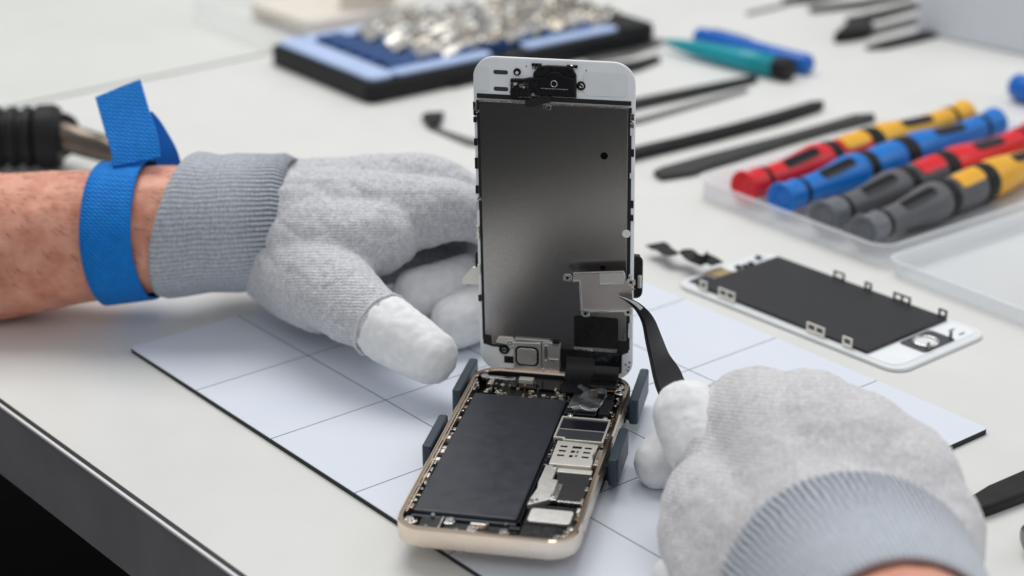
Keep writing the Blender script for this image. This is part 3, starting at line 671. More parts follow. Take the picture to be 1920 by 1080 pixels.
def band(name, rings, m, parent, thick=.12, cuffuv=None, nn=96):
    """knitted cuff: tube lofted through (centre, axis, rx, ry) rings with its own uv"""
    bm = bmesh.new(); uvl = bm.loops.layers.uv.new('knit'); R = []; s = 0; prev = None; S_ = []
    for c, ax, up, rx, ry in rings:
        ax = ax.normalized(); u = (up - ax * up.dot(ax)).normalized(); w = ax.cross(u)
        R.append([bm.verts.new(c + w * cos(2 * pi * k / nn) * rx * (1 + .012 * cos(k * 2 * pi / nn * 5 + 1)) + u * sin(2 * pi * k / nn) * ry) for k in range(nn)])
        if prev is not None: s += (c - prev).length
        S_.append(s); prev = c
    for j in range(len(R) - 1):
        for k in range(nn):
            f = bm.faces.new([R[j][k], R[j][(k + 1) % nn], R[j + 1][(k + 1) % nn], R[j + 1][k]])
            for l, (a, b) in zip(f.loops, ((j, k), (j, k + 1), (j + 1, k + 1), (j + 1, k))): l[uvl].uv = (S_[a], b / nn * cuffuv)
    o = link(name, bm, m, None, smooth=True); keep(o, parent)
    sd = o.modifiers.new('s', 'SOLIDIFY'); sd.thickness = thick; sd.offset = 0
    return o

# ---- left hand ---------------------------------------------------
lh = empty('gloved_hand', P(330, 600, ZT), 'left hand in grey knit glove, blue strap on its wrist, steadying the upright screen', 'hand')
arm_ch = [qc((-330, 492, 79.8, 3.55), (-120, 474, 79.0, 3.25), (20, 459, 78.4, 2.98), (130, 446, 78.0, 2.76), (240, 434, 77.6, 2.60), (340, 425, 77.2, 2.5), (440, 418, 77.0, 2.3))]
me = smesh(arm_ch, .16, 6, 24, folds(.9, .05, 4))
arm = keep(link_me('forearm', me, M['skin']), lh)
# fine dark hairs on the forearm
bm = bmesh.new(); rr = random.Random(3); polys = [p for p in me.polygons if p.normal.z > -.2 and p.normal.dot(-FW) > -.1]
for k in range(900):
    p = rr.choice(polys); c = Vector(p.center)
    if (c - CAM).dot(RT) / (c - CAM).dot(FW) * FPX + 960 > 330: continue
    n = Vector(p.normal); d = (RT * rr.uniform(.5, 1) + UP * rr.uniform(-.9, -.1) + n * .25).normalized(); l = rr.uniform(.25, .6)
    pts = [c, c + d * l * .5 + n * .05, c + d * l + n * .02 + RT * .04]
    tube(bm, pts, [.008, .006, .002], 3)
tag(keep(link('arm_hair', bm, M['hair']), lh), kind='stuff')
LC = [qc((440, 415, 77.2, 2.3), (640, 408, 76.4, 1.95), (770, 400, 75.8, 1.55), (860, 396, 75.6, 1.22), (935, 425, 75.9, 1.10), (965, 490, 75.9, 1.0), (965, 545, 75.8, .95)),
      qc((440, 400, 78.2, 2.2), (650, 375, 78.0, 1.85), (800, 352, 77.6, 1.42), (890, 395, 77.8, 1.15), (925, 475, 77.4, 1.05), (870, 528, 76.6, .98), (785, 549, 76.2, .93)),
      qc((440, 410, 79.0, 2.1), (650, 390, 79.6, 1.8), (800, 385, 79.8, 1.35), (905, 430, 79.4, 1.12), (955, 520, 77.6, 1.04), (915, 575, 76.0, 1.02), (858, 602, 75.2, .98)),
      qc((440, 430, 79.4, 2.0), (640, 430, 80.8, 1.7), (780, 430, 81.6, 1.25), (900, 480, 81.2, 1.0), (955, 560, 80.0, .92), (960, 615, 78.6, .86)),
      qc((460, 445, 77.7, 1.9), (530, 482, 76.9, 1.95), (585, 516, 75.2, 1.92), (634, 549, 73.4, 1.68), (680, 586, 72.2, 1.40), (742, 628, 71.2, 1.18), (806, 668, 70.5, .98))]
LC.append(qc((600, 470, 78.6, 1.7), (690, 480, 79.4, 1.35), (790, 480, 80.2, 1.15), (880, 490, 80.6, 1.05)))
LC.append(qc((530, 440, 77.0, 2.1), (585, 455, 76.0, 2.1), (640, 455, 75.2, 1.9), (715, 440, 75.1, 1.55)))
LC.append(qc((500, 425, 77.2, 2.35), (560, 430, 77.0, 2.4), (660, 420, 76.6, 2.0)))
LC.append(qc((525, 495, 77.2, 1.8), (565, 522, 76.4, 1.85), (600, 545, 75.0, 1.70)))
fw = folds(.75, .075, 11, 1.3)
me = smesh(LC, .10, 20, 18, lambda c: fw(c) + .02 * noise.noise(c * 4))
knit_uv(me, LC[:5], UP, Q(440, 415, 77.5))
keep(link_me('knit_glove', me, M['knit']), lh)
def tips(lists, parent, voxel=.10):
    for ch in lists:
        me = smesh([[(x, y, z, q + .055) for x, y, z, q in ch]], voxel, 5, 18, folds(1.5, .035, 5, 1.6)); keep(link_me('fingertip_coating', me, M['coated']), parent)
tips([qc((724, 616, 71.48, 1.235), (750, 633, 71.08, 1.17), (806, 668, 70.5, 1.01)),
      qc((880, 522, 76.75, 1.0), (835, 538, 76.4, 1.02), (783, 549, 76.2, .99)),
      qc((930, 566, 76.3, 1.05), (890, 587, 75.7, 1.07), (856, 603, 75.2, 1.03)),
      qc((963, 500, 75.9, 1.04), (966, 548, 75.8, 1.0)),
      qc((956, 565, 79.9, .96), (961, 617, 78.6, .92))], lh)
# stitched seam where the thumb coating begins
bm = bmesh.new(); c = Q(713, 609, 71.66); ax = (Q(742, 628, 71.2) - Q(680, 586, 72.2)).normalized(); s = ax.orthogonal().normalized(); u = ax.cross(s)
tube(bm, [c + (s * cos(2 * pi * k / 40) + u * sin(2 * pi * k / 40)) * (1.285 + .015 * sin(k * 2.1)) + ax * .03 * sin(k * 1.3) for k in range(41)], .06, 6)
keep(link('seam', bm, M['knit_back'], None, smooth=True), lh)
# cuff
axL = (Q(560, 415, 77.2) - Q(330, 425, 77.4)).normalized(); axT = (axL + UP * .10 - FW * .0).normalized()
rings = []
for t, r in ((0, 2.86), (.03, 2.93), (.25, 2.95), (.7, 2.86), (1.5, 2.78), (2.4, 2.72), (3.2, 2.72), (3.9, 2.70), (4.4, 2.64), (4.8, 2.4)):
    c = Q(336, 424, 77.35) + axL * t + UP * .03
    tilt = axL + UP * (-.30 + .28 * min(1, t / 2.5)) - FW * .12
    rings.append((c, tilt, UP, r * .98, r * (1.0 + .02 * sin(t * 3))))
band('cuff', rings, M['cuff_left'], lh, .13, 17.0)
# wrist strap: band round the wrist, loop and loose tail standing up
rings = []
axS = (Q(300, 428, 77.4) - Q(150, 443, 77.9)).normalized()
for t, r in ((-.98, 2.84), (-.95, 2.88), (-.5, 2.86), (.5, 2.83), (.97, 2.81), (1.0, 2.77)):
    c = Q(243, 434, 77.6) + axS * t; rings.append((c, axS - UP * .08, UP, r, r * 1.0))
st = band('wrist_strap', rings, M['strap'], lh, .13, 18.0)
def strap(name, pts, w, m, sd):
    c = catmull(pts, 6); vs = [Vector(p) for p in c]; bm = bmesh.new(); ribbon(bm, vs, w, .12, sd); return keep(link(name, bm, m, None, bevel=.03, angle=50), lh)
strap('strap_tail', [tuple(Q(*q)) for q in ((256, 305, 76.0), (252, 270, 76.3), (238, 225, 76.9), (221, 166, 77.6))], 1.98, M['strap'], (RT * .90 + UP * .42).normalized())
strap('strap_loop', [tuple(Q(*q)) for q in ((318, 318, 77.8), (308, 285, 77.6), (285, 245, 77.4), (268, 225, 77.2))], 1.1, M['strap_edge'], (RT * .8 + FW * .6).normalized())

# ---- right hand --------------------------------------------------
rh = empty('gloved_hand', P(1500, 1040, 0), 'right hand in pale grey knit glove with ribbed cuff, holding black tweezers', 'hand')
RC = [qc((1590, 1130, 54.5, 3.4), (1500, 950, 57.0, 2.3), (1432, 792, 59.6, 1.72), (1365, 775, 63.2, 1.18), (1295, 812, 65.0, .98), (1240, 866, 64.7, .84)),
      qc((1600, 1130, 54.6, 3.4), (1560, 950, 56.8, 2.3), (1530, 796, 58.6, 1.70), (1480, 790, 62.2, 1.25), (1400, 880, 63.0, 1.05), (1335, 935, 62.4, .95)),
      qc((1610, 1140, 54.6, 3.3), (1620, 970, 56.4, 2.2), (1618, 832, 57.8, 1.62), (1560, 830, 61.2, 1.2), (1470, 950, 60.6, 1.05), (1390, 1000, 60.2, .95)),
      qc((1620, 1160, 54.6, 3.1), (1690, 1020, 55.8, 2.2), (1700, 886, 57.0, 1.55), (1660, 880, 60.0, 1.15), (1560, 1000, 59.2, 1.0), (1480, 1040, 58.6, .9)),
      qc((1600, 1160, 54.4, 3.2), (1700, 1080, 54.6, 2.25), (1745, 990, 55.6, 1.62)),
      qc((1570, 1150, 54.8, 3.2), (1440, 1050, 56.6, 2.45), (1352, 965, 58.4, 1.95), (1350, 905, 59.6, 1.60), (1326, 848, 60.2, 1.20), (1289, 778, 60.9, 1.06)),
      qc((1500, 1120, 55.5, 2.6), (1390, 1080, 56.8, 2.05), (1345, 1000, 58.2, 1.9)),
      qc((1560, 1050, 55.6, 2.6), (1490, 880, 58.2, 1.9), (1482, 796, 59.2, 1.66)),
      qc((1580, 1050, 55.6, 2.6), (1570, 880, 57.6, 1.9), (1574, 812, 58.3, 1.60)),
      qc((1620, 1050, 55.4, 2.5), (1660, 930, 56.8, 1.9), (1660, 858, 57.4, 1.52)),
      qc((1500, 1000, 56.6, 2.4), (1420, 900, 58.8, 1.9), (1390, 850, 60.2, 1.5))]
fw2 = folds(.62, .075, 23, 1.0)
me = smesh(RC, .11, 26, 18, lambda c: fw2(c) + .015 * noise.noise(c * 4))
knit_uv(me, RC, UP, Q(1590, 1130, 54.5))
keep(link_me('knit_glove', me, M['knit_back']), rh)
tips([qc((1320, 837, 60.3, 1.19), (1307, 812, 60.55, 1.17), (1289, 778, 60.9, 1.09)),
      qc((1300, 808, 65.0, 1.03), (1270, 835, 64.9, .96), (1239, 867, 64.7, .89)),
      qc((1380, 900, 62.8, 1.06), (1333, 936, 62.4, 1.0))], rh)
me = smesh([qc((1330, 1060, 58.0, .9), (1300, 1075, 57.8, .85), (1268, 1085, 57.8, .78))], .1, 5, 18); keep(link_me('fingertip_coating', me, M['coated']), rh)
# cuff: from the seam on the back of the hand to the opening round the wrist
c0, c1 = Q(1588, 1132, 54.0), Q(1692, 1246, 49.2)
rings = []
axR = (c1 - c0).normalized()
for t, r in ((-.06, 3.62), (0, 3.80), (.06, 3.86), (.14, 3.80), (.3, 3.66), (.5, 3.45), (.7, 3.22), (.88, 3.0), (.97, 2.88), (1.0, 2.80)):
    rings.append((c0.lerp(c1, t), axR + UP * .0, UP, r, r))
band('cuff', rings, M['cuff_back'], rh, .12, 14.0, 128)
me = smesh([qc((1600, 1140, 53.6, 2.5), (1692, 1243, 49.2, 2.62), (1790, 1350, 45, 2.75), (1950, 1530, 39, 3.0))], .16, 6, 24, folds(1.0, .04, 9))
keep(link_me('forearm', me, M['skin']), rh)


# ------------------------------------------------------------------ spare screen on the table
A, B_, C_, D_ = P(1262, 528, 0), P(1688, 697, 0), P(1850, 618, 0), P(1478, 462, 0)
org = A.copy(); ux = (B_ - A); ux.z = 0; ln = 12.25; ux.normalize(); uy = Vector((-ux.y, ux.x, 0))
spare = empty('spare_screen', (org.x, org.y, ZT), 'spare white phone screen lying face down on the table, black back and metal tabs showing', 'screen')
ST = lambda a, b, h: tuple(org + ux * a + uy * b + Vector((0, 0, h)))
def spart(name, poly, z0, z1, m, bev=.02, parent=None):
    bm = bmesh.new(); prism(bm, poly, z0, z1, ST); return keep(link(name, bm, m, None, bevel=bev), spare)
spart('white_bezel', rrect(0, 12.25, 0, 5.72, .75, 8), ZT + .01, ZT + .16, M['white_plastic'], .04)
spart('back_panel', rrect(.35, 11.9, .25, 5.47, .55, 6), ZT + .16, ZT + .185, M['white_paint'], .01)
spart('black_back', rrect(1.15, 10.40, .34, 5.36, .06, 3), ZT + .186, ZT + .34, M['lcd_back'], .03)
spart('black_foot', [(.95, .45), (1.35, .45), (1.35, 1.7), (.95, 1.2)], ZT + .186, ZT + .30, M['black_matte'], .02)
def stab(a, b, w, hole_n, m, h=.34):
    """upright metal tab with holes along one long side"""
    bm = bmesh.new(); t = .05
    def bx(a0, a1, z0, z1):
        v = [bm.verts.new(ST(x, y, z)) for z in (z0, z1) for y in (b - t / 2, b + t / 2) for x in (a0, a1)]
        for f in ((0, 2, 3, 1), (4, 5, 7, 6), (0, 1, 5, 4), (2, 6, 7, 3), (0, 4, 6, 2), (1, 3, 7, 5)): bm.faces.new([v[i] for i in f])
    z0 = ZT + .2; k = hole_n; e_ = .09
    bx(a - w / 2, a + w / 2, z0, z0 + .12); bx(a - w / 2, a + w / 2, z0 + h - .07, z0 + h)
    for i in range(k + 1):
        x = a - w / 2 + (w - e_) * i / k; bx(x, x + e_, z0 + .12, z0 + h - .07)
    keep(link('metal_tab', bm, m), spare)
for a, w, k in ((1.55, .42, 1), (2.9, .95, 2), (7.8, .95, 2), (9.45, .50, 1)): stab(a, .27, w, k, M['nickel'], .42)
for a, w, k in ((4.6, .6, 1), (6.2, .36, 1), (8.0, .9, 2), (10.1, .42, 1)): stab(a, 5.43, w, k, M['black_matte'], .38)
# home button ring, pins, slots and connector end
bm = bmesh.new(); cc = Vector(ST(11.2, 2.95, ZT + .24)); tube(bm, [cc + (ux * cos(t * pi / 16) + uy * sin(t * pi / 16)) * .50 for t in range(33)], .055, 8); keep(link('button_ring', bm, M['steel'], None, smooth=True), spare)
spart('button_surround', rrect(10.5, 11.85, 2.1, 4.1, .2, 4), ZT + .186, ZT + .20, M['chip_grey'], .01)
spart('button_disc', [(11.2 + .44 * cos(k * pi / 12), 2.95 + .44 * sin(k * pi / 12)) for k in range(24)], ZT + .2, ZT + .225, M['white_plastic'], .01)
for a, b in ((11.72, 2.45), (11.62, 4.0)):
    bm = bmesh.new(); cyl(bm, ST(a, b, ZT + .19), (0, 0, 1), .07, .30, 10); keep(link('pin', bm, M['steel_tool']), spare)
for a, b in ((11.1, 4.75), (11.6, 4.75)): spart('slot', rrect(a - .05, a + .05, b - .18, b + .18, .04, 3), ZT + .184, ZT + .19, M['chip_grey'], 0)
spart('mount_plate', rrect(.4, 1.0, .5, 1.6, .1, 3), ZT + .186, ZT + .22, M['chip_grey'], .01)
spart('mount_plate', rrect(.45, 1.1, 3.2, 5.2, .1, 3), ZT + .186, ZT + .205, M['grey_white'], .01)
for a, b in ((.8, 3.2), (.95, 3.5), (.9, 3.9), (.6, 4.7)): spart('connector', [(a - .12, b - .1), (a + .12, b - .1), (a + .12, b + .1), (a - .12, b + .1)], ZT + .205, ZT + .34, M['black_matte'], .02)
spart('flex_pad', [(.3, 1.7), (1.1, 1.7), (1.1, 2.6), (.3, 2.6)], ZT + .2, ZT + .30, M['amber'], .02)
bm = bmesh.new()
pts = [P(x, y, z) for x, y, z in ((1345, 495, .35), (1325, 484, .45), (1305, 487, .55), (1285, 471, .50), (1262, 476, .40), (1243, 466, .35), (1228, 457, .32))]
pts = [Vector(p) for p in catmull([tuple(p) for p in pts], 5)]
ribbon(bm, pts, [.72] * 26 + [.95] * 5, .04, uy); keep(link('ribbon_cable', bm, M['black_tool'], None, smooth=False), spare)

# ------------------------------------------------------------------ clear tray with screwdriver handles
t0 = P(1303, 330, .9); t1 = P(1658, 463, .9)
tx = (t1 - t0); tx.z = 0; TW = tx.length; tx.normalize(); ty = Vector((-tx.y, tx.x, 0)); TL = 19.0
TT = lambda a, b, h: tuple(Vector((t0.x, t0.y, 0)) + tx * a + ty * b + Vector((0, 0, h)))
cs = empty('plastic_case', TT(TW / 2, TL / 2, ZT), 'clear plastic case holding screwdriver handles, its empty lid folded open', 'plastic case')
def open_tray(name, a0, a1, b0, b1, z0, z1, r, m, w=.10, flange=.18):
    bm = bmesh.new()
    def rg(ins, z): return [TT(a, b, z) for a, b in rrect(a0 + ins, a1 - ins, b0 + ins, b1 - ins, max(.1, r - ins), 6)]
    loft(bm, [rg(.10, z0), rg(0, z0 + .1), rg(0, z1 - .10), rg(-flange, z1 - .08), rg(-flange, z1), rg(0, z1), rg(w, z1 - .05), rg(w, z0 + .15), rg(w + .1, z0 + .07)], True, True)
    bmesh.ops.recalc_face_normals(bm, faces=bm.faces)
    return keep(link(name, bm, m, None, smooth=True), cs)
open_tray('tray', 0, TW, 0, TL, ZT + .01, .9, .9, M['frosted'])
open_tray('lid', TW + .45, TW + 10.5, -.2, TL, ZT + .01, .62, .6, M['frosted'])
bm = bmesh.new(); prism(bm, [(TW + .2, .6), (TW + .44, .6), (TW + .44, 3.2), (TW + .2, 3.2)], .3, .42, TT); keep(link('hinge', bm, M['frosted'], None, bevel=.03), cs)
bm = bmesh.new(); prism(bm, rrect(-.1, .0 + 1.0, TL * .42, TL * .42 + 1.2, .15, 3), .55, .66, TT); keep(link('divider', bm, M['frosted'], None, bevel=.03), cs)

FAT = 1.17
def driver(label, p0, p1, near, mid, inset, far, cap_near, flip=0):
    """two-ended handle lying in the tray: flared caps, waisted grips, black rings"""
    d = (p1 - p0); Lh = 17.4; d.normalize(); k = empty('screwdriver', p0 + d * Lh / 2 - Vector((0, 0, .75)), label, 'screwdriver', 'screwdriver handles in the clear tray')
    a, b = p0, p0 + d * Lh
    def lp(name, prof, m, n=28):
        bm = bmesh.new(); lathe(bm, a, b, [(t, q * FAT) for t, q in prof], n); return keep(link(name, bm, m, None, smooth=True), k).modifiers.new('e', 'EDGE_SPLIT')
    lp('end_cap', [(.28, .35), (.14, .48), (.0, .60), (.02, .68), (.12, .70), (.35, .62), (.9, .60), (1.15, .63), (1.32, .58)], cap_near)
    lp('ring', [(1.32, .55), (1.34, .60), (1.56, .60), (1.58, .55)], M['black_grip'])
    lp('grip', [(1.58, .52), (1.62, .58), (2.1, .57), (2.8, .58), (3.7, .65), (4.5, .76), (5.2, .84), (5.7, .83), (5.95, .76)], near)
    lp('ring', [(5.80, .66), (5.85, .78), (6.2, .82), (6.6, .78), (6.65, .66)], M['black_grip'])
    lp('grip', [(6.55, .66), (6.6, .72), (7.2, .76), (8.0, .80), (8.6, .80), (9.0, .74)], mid)
    lp('ring', [(8.85, .68), (8.9, .80), (9.35, .84), (9.8, .80), (9.85, .68)], M['black_grip'])
    lp('grip', [(9.75, .68), (9.8, .76), (10.4, .82), (11.2, .78), (12.2, .68), (13.4, .58), (14.8, .55), (15.9, .57), (15.95, .5)], far)
    lp('ring', [(15.95, .54), (15.97, .59), (16.2, .59), (16.22, .54)], M['black_grip'])
    lp('end_cap', [(16.22, .54), (16.4, .58), (16.9, .60), (17.2, .68), (17.4, .68), (17.42, .5)], far)
    up = Vector((0, 0, 1)); sd = d.cross(up).normalized(); vdir = (up * .92 + sd * .38).normalized(); wd = d.cross(vdir).normalized()
    def window(t0_, t1_, r0, r1, w, m, nm='grip_window', up_=0):
        r0, r1, w = r0 * FAT, r1 * FAT, w * FAT; r0 += up_; r1 += up_; c = (r0 + r1) / 2; bm = bmesh.new(); n = 8; rings = []
        for j in range(n + 1):
            t = t0_ + (t1_ - t0_) * j / n; rr_ = r0 + (r1 - r0) * j / n; row = []
            ww = w * (1 if 0 < j < n else .8)
            for q in range(7):
                an = (q / 6 - .5) * 2 * ww / rr_; row.append(a + d * t + (vdir * cos(an) + wd * sin(an)) * (rr_ + .025))
            for q in range(6, -1, -1):
                an = (q / 6 - .5) * 2 * ww / rr_; row.append(a + d * t + (vdir * cos(an) + wd * sin(an)) * (rr_ - .06))
            rings.append(row)
        loft(bm, rings); bmesh.ops.recalc_face_normals(bm, faces=bm.faces); keep(link(nm, bm, m, None, bevel=.02), k)
    window(2.7, 5.0, .575, .825, .27, M['black_gloss'])
    window(11.6, 14.2, .745, .56, .24, M['black_gloss'])
    if inset: window(6.9, 8.75, .745, .795, .42, inset, 'inset', .05)
    return k
def rowpts(x0, y0, x1, y1, z=.84): return P(x0, y0, z), P(x1, y1, z)
driver('red and yellow screwdriver handle, farthest back in the clear tray', *rowpts(1392, 352, 1781, 224), M['red'], M['red'], M['yellow'], M['yellow'], M['red'])
driver('all blue screwdriver handle in the clear tray', *rowpts(1462, 374, 1858, 232), M['blue'], M['blue'], None, M['blue'], M['blue'])
M['clear_grey'] = mat('smoky_cap', (.17, .18, .20), .25, alpha=.92)
driver('grey screwdriver handle with a red far half in the clear tray', *rowpts(1541, 408, 1915, 262), M['grey'], M['grey'], M['red'], M['red'], M['clear_grey'])
driver('grey screwdriver handle with a yellow far half, nearest the case lid', *rowpts(1616, 436, 1952, 296), M['grey'], M['grey'], M['yellow'], M['yellow'], M['clear_grey'])

# ------------------------------------------------------------------ bit set
b0 = P(516, 78, 1.1); b1 = P(692, 156, 1.1); b2 = P(1236, 44, 1.1)
bx_ = (b2 - b1); bx_.z = 0; bx_.normalize(); by_ = Vector((-bx_.y, bx_.x, 0)); BW = (b0 - b1).dot(by_); BLn = 21.3
BT = lambda a, b, h: tuple(Vector((b1.x, b1.y, 0)) + bx_ * a + by_ * b + Vector((0, 0, h)))
bc = empty('bit_case', BT(BLn / 2, BW / 2, ZT), 'open black case with a pale blue tray full of silver screwdriver bits', 'bit case')
def bpart(name, poly, z0, z1, m, bev=.05):
    bm = bmesh.new(); prism(bm, poly, z0, z1, BT); return keep(link(name, bm, m, None, bevel=bev), bc)
bpart('case_base', rrect(0, BLn, 0, BW, .6, 5), ZT + .01, .95, M['case_black'], .12)
bpart('case_end', rrect(BLn - 2.6, BLn - .1, .15, BW - .1, .4, 4), .955, 1.15, M['case_black'], .1)
# pale frame: ring of four sides, the near side broken by a notch
bpart('pale_tray', rrect(.35, 2.1, .35, BW - .3, .5, 5), .955, 1.28, M['case_pale'], .12)
bpart('pale_tray', rrect(2.12, 8.9, .35, 1.35, .3, 4), .955, 1.28, M['case_pale'], .12)
bpart('pale_tray', rrect(11.4, 18.5, .35, 1.35, .3, 4), .955, 1.28, M['case_pale'], .12)
bpart('pale_tray', rrect(2.12, 18.5, BW - 1.6, BW - .3, .3, 4), .955, 1.28, M['case_pale'], .12)
bpart('rack_floor', rrect(2.14, 18.5, 1.4, BW - 1.65, .1, 3), .955, 1.0, M['case_blue'], .0)
rows = []
nx_ = 9
for j in range(6):
    y = 1.9 + j * (BW - 4.1) / 5
    bpart('bit_rack', rrect(2.3, 4.4 if j == 0 else 4.0, y - .5, y + .5, .12, 3), 1.0, 1.5, M['case_blue'], .06)
    for i in range(nx_): rows.append((4.6 + i * 1.6 + .5 * (j % 2), y))
for i in range(6): bpart('bit_rack', [(4.6 + i * 2.25, 1.42), (6.1 + i * 2.25, 1.42), (5.5 + i * 2.25, 2.7), (4.6 + i * 2.25, 2.7)], 1.0, 1.55, M['case_blue'], .06)
M['chrome'] = mat('bit_chrome', (.92, .89, .82), .16, 1.0)
M['chrome_warm'] = mat('bit_chrome_warm', (.62, .56, .47), .22, 1.0)
rb = random.Random(5); proto = None; bit_tip = None; tip_src = None
dbit = Vector(bx_) * .86 + Vector((0, 0, .42)) - Vector(by_) * .15
for n_, (a, b) in enumerate(rows):
    p = Vector(BT(a, b, 1.22))
    if proto is None:
        bm = bmesh.new(); z = Vector((0, 0, 0)); q = dbit
        lathe(bm, z, q, [(0, .28), (.05, .33), (.9, .33), (1.0, .22), (1.05, .30), (1.15, .22), (1.3, .16)], 6)
        proto = link('screwdriver_bit', bm, M['chrome']); bm = bmesh.new(); lathe(bm, z + dbit.normalized() * 1.3, z + dbit.normalized() * 3, [(0, .14), (.55, .12), (.7, .02)], 6)
        tip_src = link('blade', bm, M['chrome_warm'], proto); o = proto
    else:
        o = proto.copy(); COL.objects.link(o); t = tip_src.copy(); COL.objects.link(t); t.parent = o
        if rb.random() < .4:
            o.data = proto_warm
    if n_ == 0:
        proto_warm = proto.data.copy(); proto_warm.materials.clear(); proto_warm.materials.append(M['chrome_warm'])
    o.location = p; o.rotation_euler = (rb.uniform(-.1, .1), rb.uniform(-.12, .12), rb.uniform(-.15, .15))
    o.scale = (1.12, 1.12, 1.12)
    tag(o, 'small silver screwdriver bit in the pale blue tray of the bit case', 'screwdriver bit', 'screwdriver bits in the bit case')

# ------------------------------------------------------------------ pens and flat tools on the table
def pen(name, label, x0, y0, x1, y1, r, m, endm, tip):
    z = ZT + r; a = P(x0, y0, z); b = P(x1, y1, z); ln_ = (b - a).length
    k = empty(name, (a + b) / 2 - Vector((0, 0, r)), label, 'pry tool')
    bm = bmesh.new()
    pr = [(0, r * .25), (ln_ * .08, r * .45), (ln_ * .25, r * .72), (ln_ * .6, r * .95), (ln_ - 1.0, r)] if tip else [(0, r * .7), (.2, r * .9), (ln_ * .3, r), (ln_ * .6, r * .95), (ln_ - .25, r), (ln_, r * .75)]
    lathe(bm, a, b, pr, 24); keep(link('barrel', bm, m, None, smooth=True), k)
    if tip:
        bm = bmesh.new(); lathe(bm, a, b, [(ln_ - 1.0, r * 1.02), (ln_ - .1, r * 1.06), (ln_, r * .9)], 24); o = keep(link('end_cap', bm, endm, None, smooth=True), k); o.modifiers.new('e', 'EDGE_SPLIT')
        bm = bmesh.new(); d = (a - b).normalized(); lathe(bm, a, a + d, [(0, r * .2), (1.2, r * .12)], 10); keep(link('tip', bm, M['steel_tool'], None), k)
    else:
        bm = bmesh.new(); d, s, u = frame(b - a); v = (u * .9 - s * .43).normalized()
        ribbon(bm, [a + d * t + v * (r * .96) for t in (.9, 1.5, 2.5, 3.6, 4.2)], [.2, .45, .5, .45, .2], .1, s); keep(link('clip', bm, M['case_blue'], None, bevel=.03), k)
    return k
pen('pry_pen', 'teal pry pen with a black end cap lying on the table', 1248, 78, 1482, 132, .66, M['teal'], M['black_grip'], True)
pen('pry_pen', 'cobalt blue pry pen lying behind the teal one', 1308, 67, 1518, 122, .62, M['cobalt'], M['cobalt'], False)

def flat(name, label, pts, th, m, cat='pry tool', lift=0, grip=None):
    w = [P(x, y, ZT) for x, y in pts]; c = sum(w, Vector()) / len(w)
    k = empty(name, (c.x, c.y, ZT), label, cat)
    bm = bmesh.new(); prism(bm, [(p.x, p.y) for p in w], ZT + .004 + lift, ZT + lift + th); keep(link('blade', bm, m, None, bevel=min(.12, th * .4)), k)
    if grip:
        a, b, wd, gm = grip; a, b = P(*a, ZT), P(*b, ZT); d = (b - a).normalized(); s = Vector((-d.y, d.x, 0)) * wd / 2
        bm = bmesh.new(); prism(bm, [(q.x, q.y) for q in (a + s, b + s, b - s, a - s)], ZT + lift + th + .002, ZT + lift + th + .06); keep(link('ridge', bm, gm, None, bevel=.03), k)
    return k
flat('spudger', 'long black pointed spudger lying nearest behind the upright screen', [(1120, 308), (1215, 284), (1330, 258), (1450, 225), (1520, 204), (1546, 203), (1535, 212), (1460, 236), (1330, 270), (1210, 299), (1120, 322)], .5, M['black_tool'], grip=((1240, 284), (1420, 240), .25, M['grey_tool']))
flat('spudger', 'dark grey flat spudger between the black spudger and the clear tray', [(1224, 331), (1238, 324), (1330, 298), (1470, 262), (1540, 242), (1600, 224), (1640, 222), (1640, 230), (1555, 252), (1480, 274), (1340, 318), (1300, 332), (1240, 341)], .35, M['grey_tool'])
flat('tweezers', 'slim black tweezers lying third behind the upright screen', [(1120, 210), (1200, 192), (1300, 172), (1412, 150), (1422, 153), (1415, 158), (1310, 182), (1200, 206), (1120, 224)], .35, M['black_tool'], 'tweezers')
flat('probe', 'thin grey steel probe beside the slim black tweezers', [(1120, 240), (1200, 225), (1400, 170), (1403, 174), (1205, 232), (1120, 250)], .2, M['steel_tool'], 'probe')
flat('spudger', 'short black spudger close behind the upper screen edge', [(1110, 134), (1190, 122), (1232, 112), (1240, 117), (1200, 134), (1110, 156)], .35, M['black_tool'])
flat('probe', 'short dark probe close under the bit case corner', [(1100, 112), (1180, 98), (1240, 80), (1242, 85), (1185, 107), (1100, 124)], .25, M['steel_tool'], 'probe')
flat('spudger', 'short black blade left of the screen, against the bit case', [(842, 158), (905, 138), (920, 142), (900, 156), (850, 168)], .3, M['black_tool'])
k = flat('spatula', 'steel spatula with a black tip left of the upright screen', [(812, 240), (880, 262), (930, 275), (930, 284), (875, 274), (800, 242)], .15, M['steel_tool'], 'spatula')
bm = bmesh.new(); w = [P(x, y, ZT) for x, y in ((790, 228), (800, 222), (834, 221), (826, 240), (806, 244))]; prism(bm, [(p.x, p.y) for p in w], ZT + .16, ZT + .38); keep(link('tip', bm, M['black_tool'], None, bevel=.05), k)
flat('spudger', 'black nylon tool at the right edge beside the right hand', [(1800, 958), (1826, 945), (1850, 930), (1935, 893), (1990, 868), (2000, 900), (1935, 940), (1860, 968), (1835, 976), (1800, 978)], .45, M['black_tool'])
bm = bmesh.new(); lathe(bm, P(1928, 1015, .4), P(1990, 1000, .4), [(0, .35), (.08, .55), (.5, .6), (2.5, .6)], 20); tag(link('steel_knob', bm, M['steel_tool'], None, smooth=True), 'dark rounded metal tool end at the right edge', 'tool')
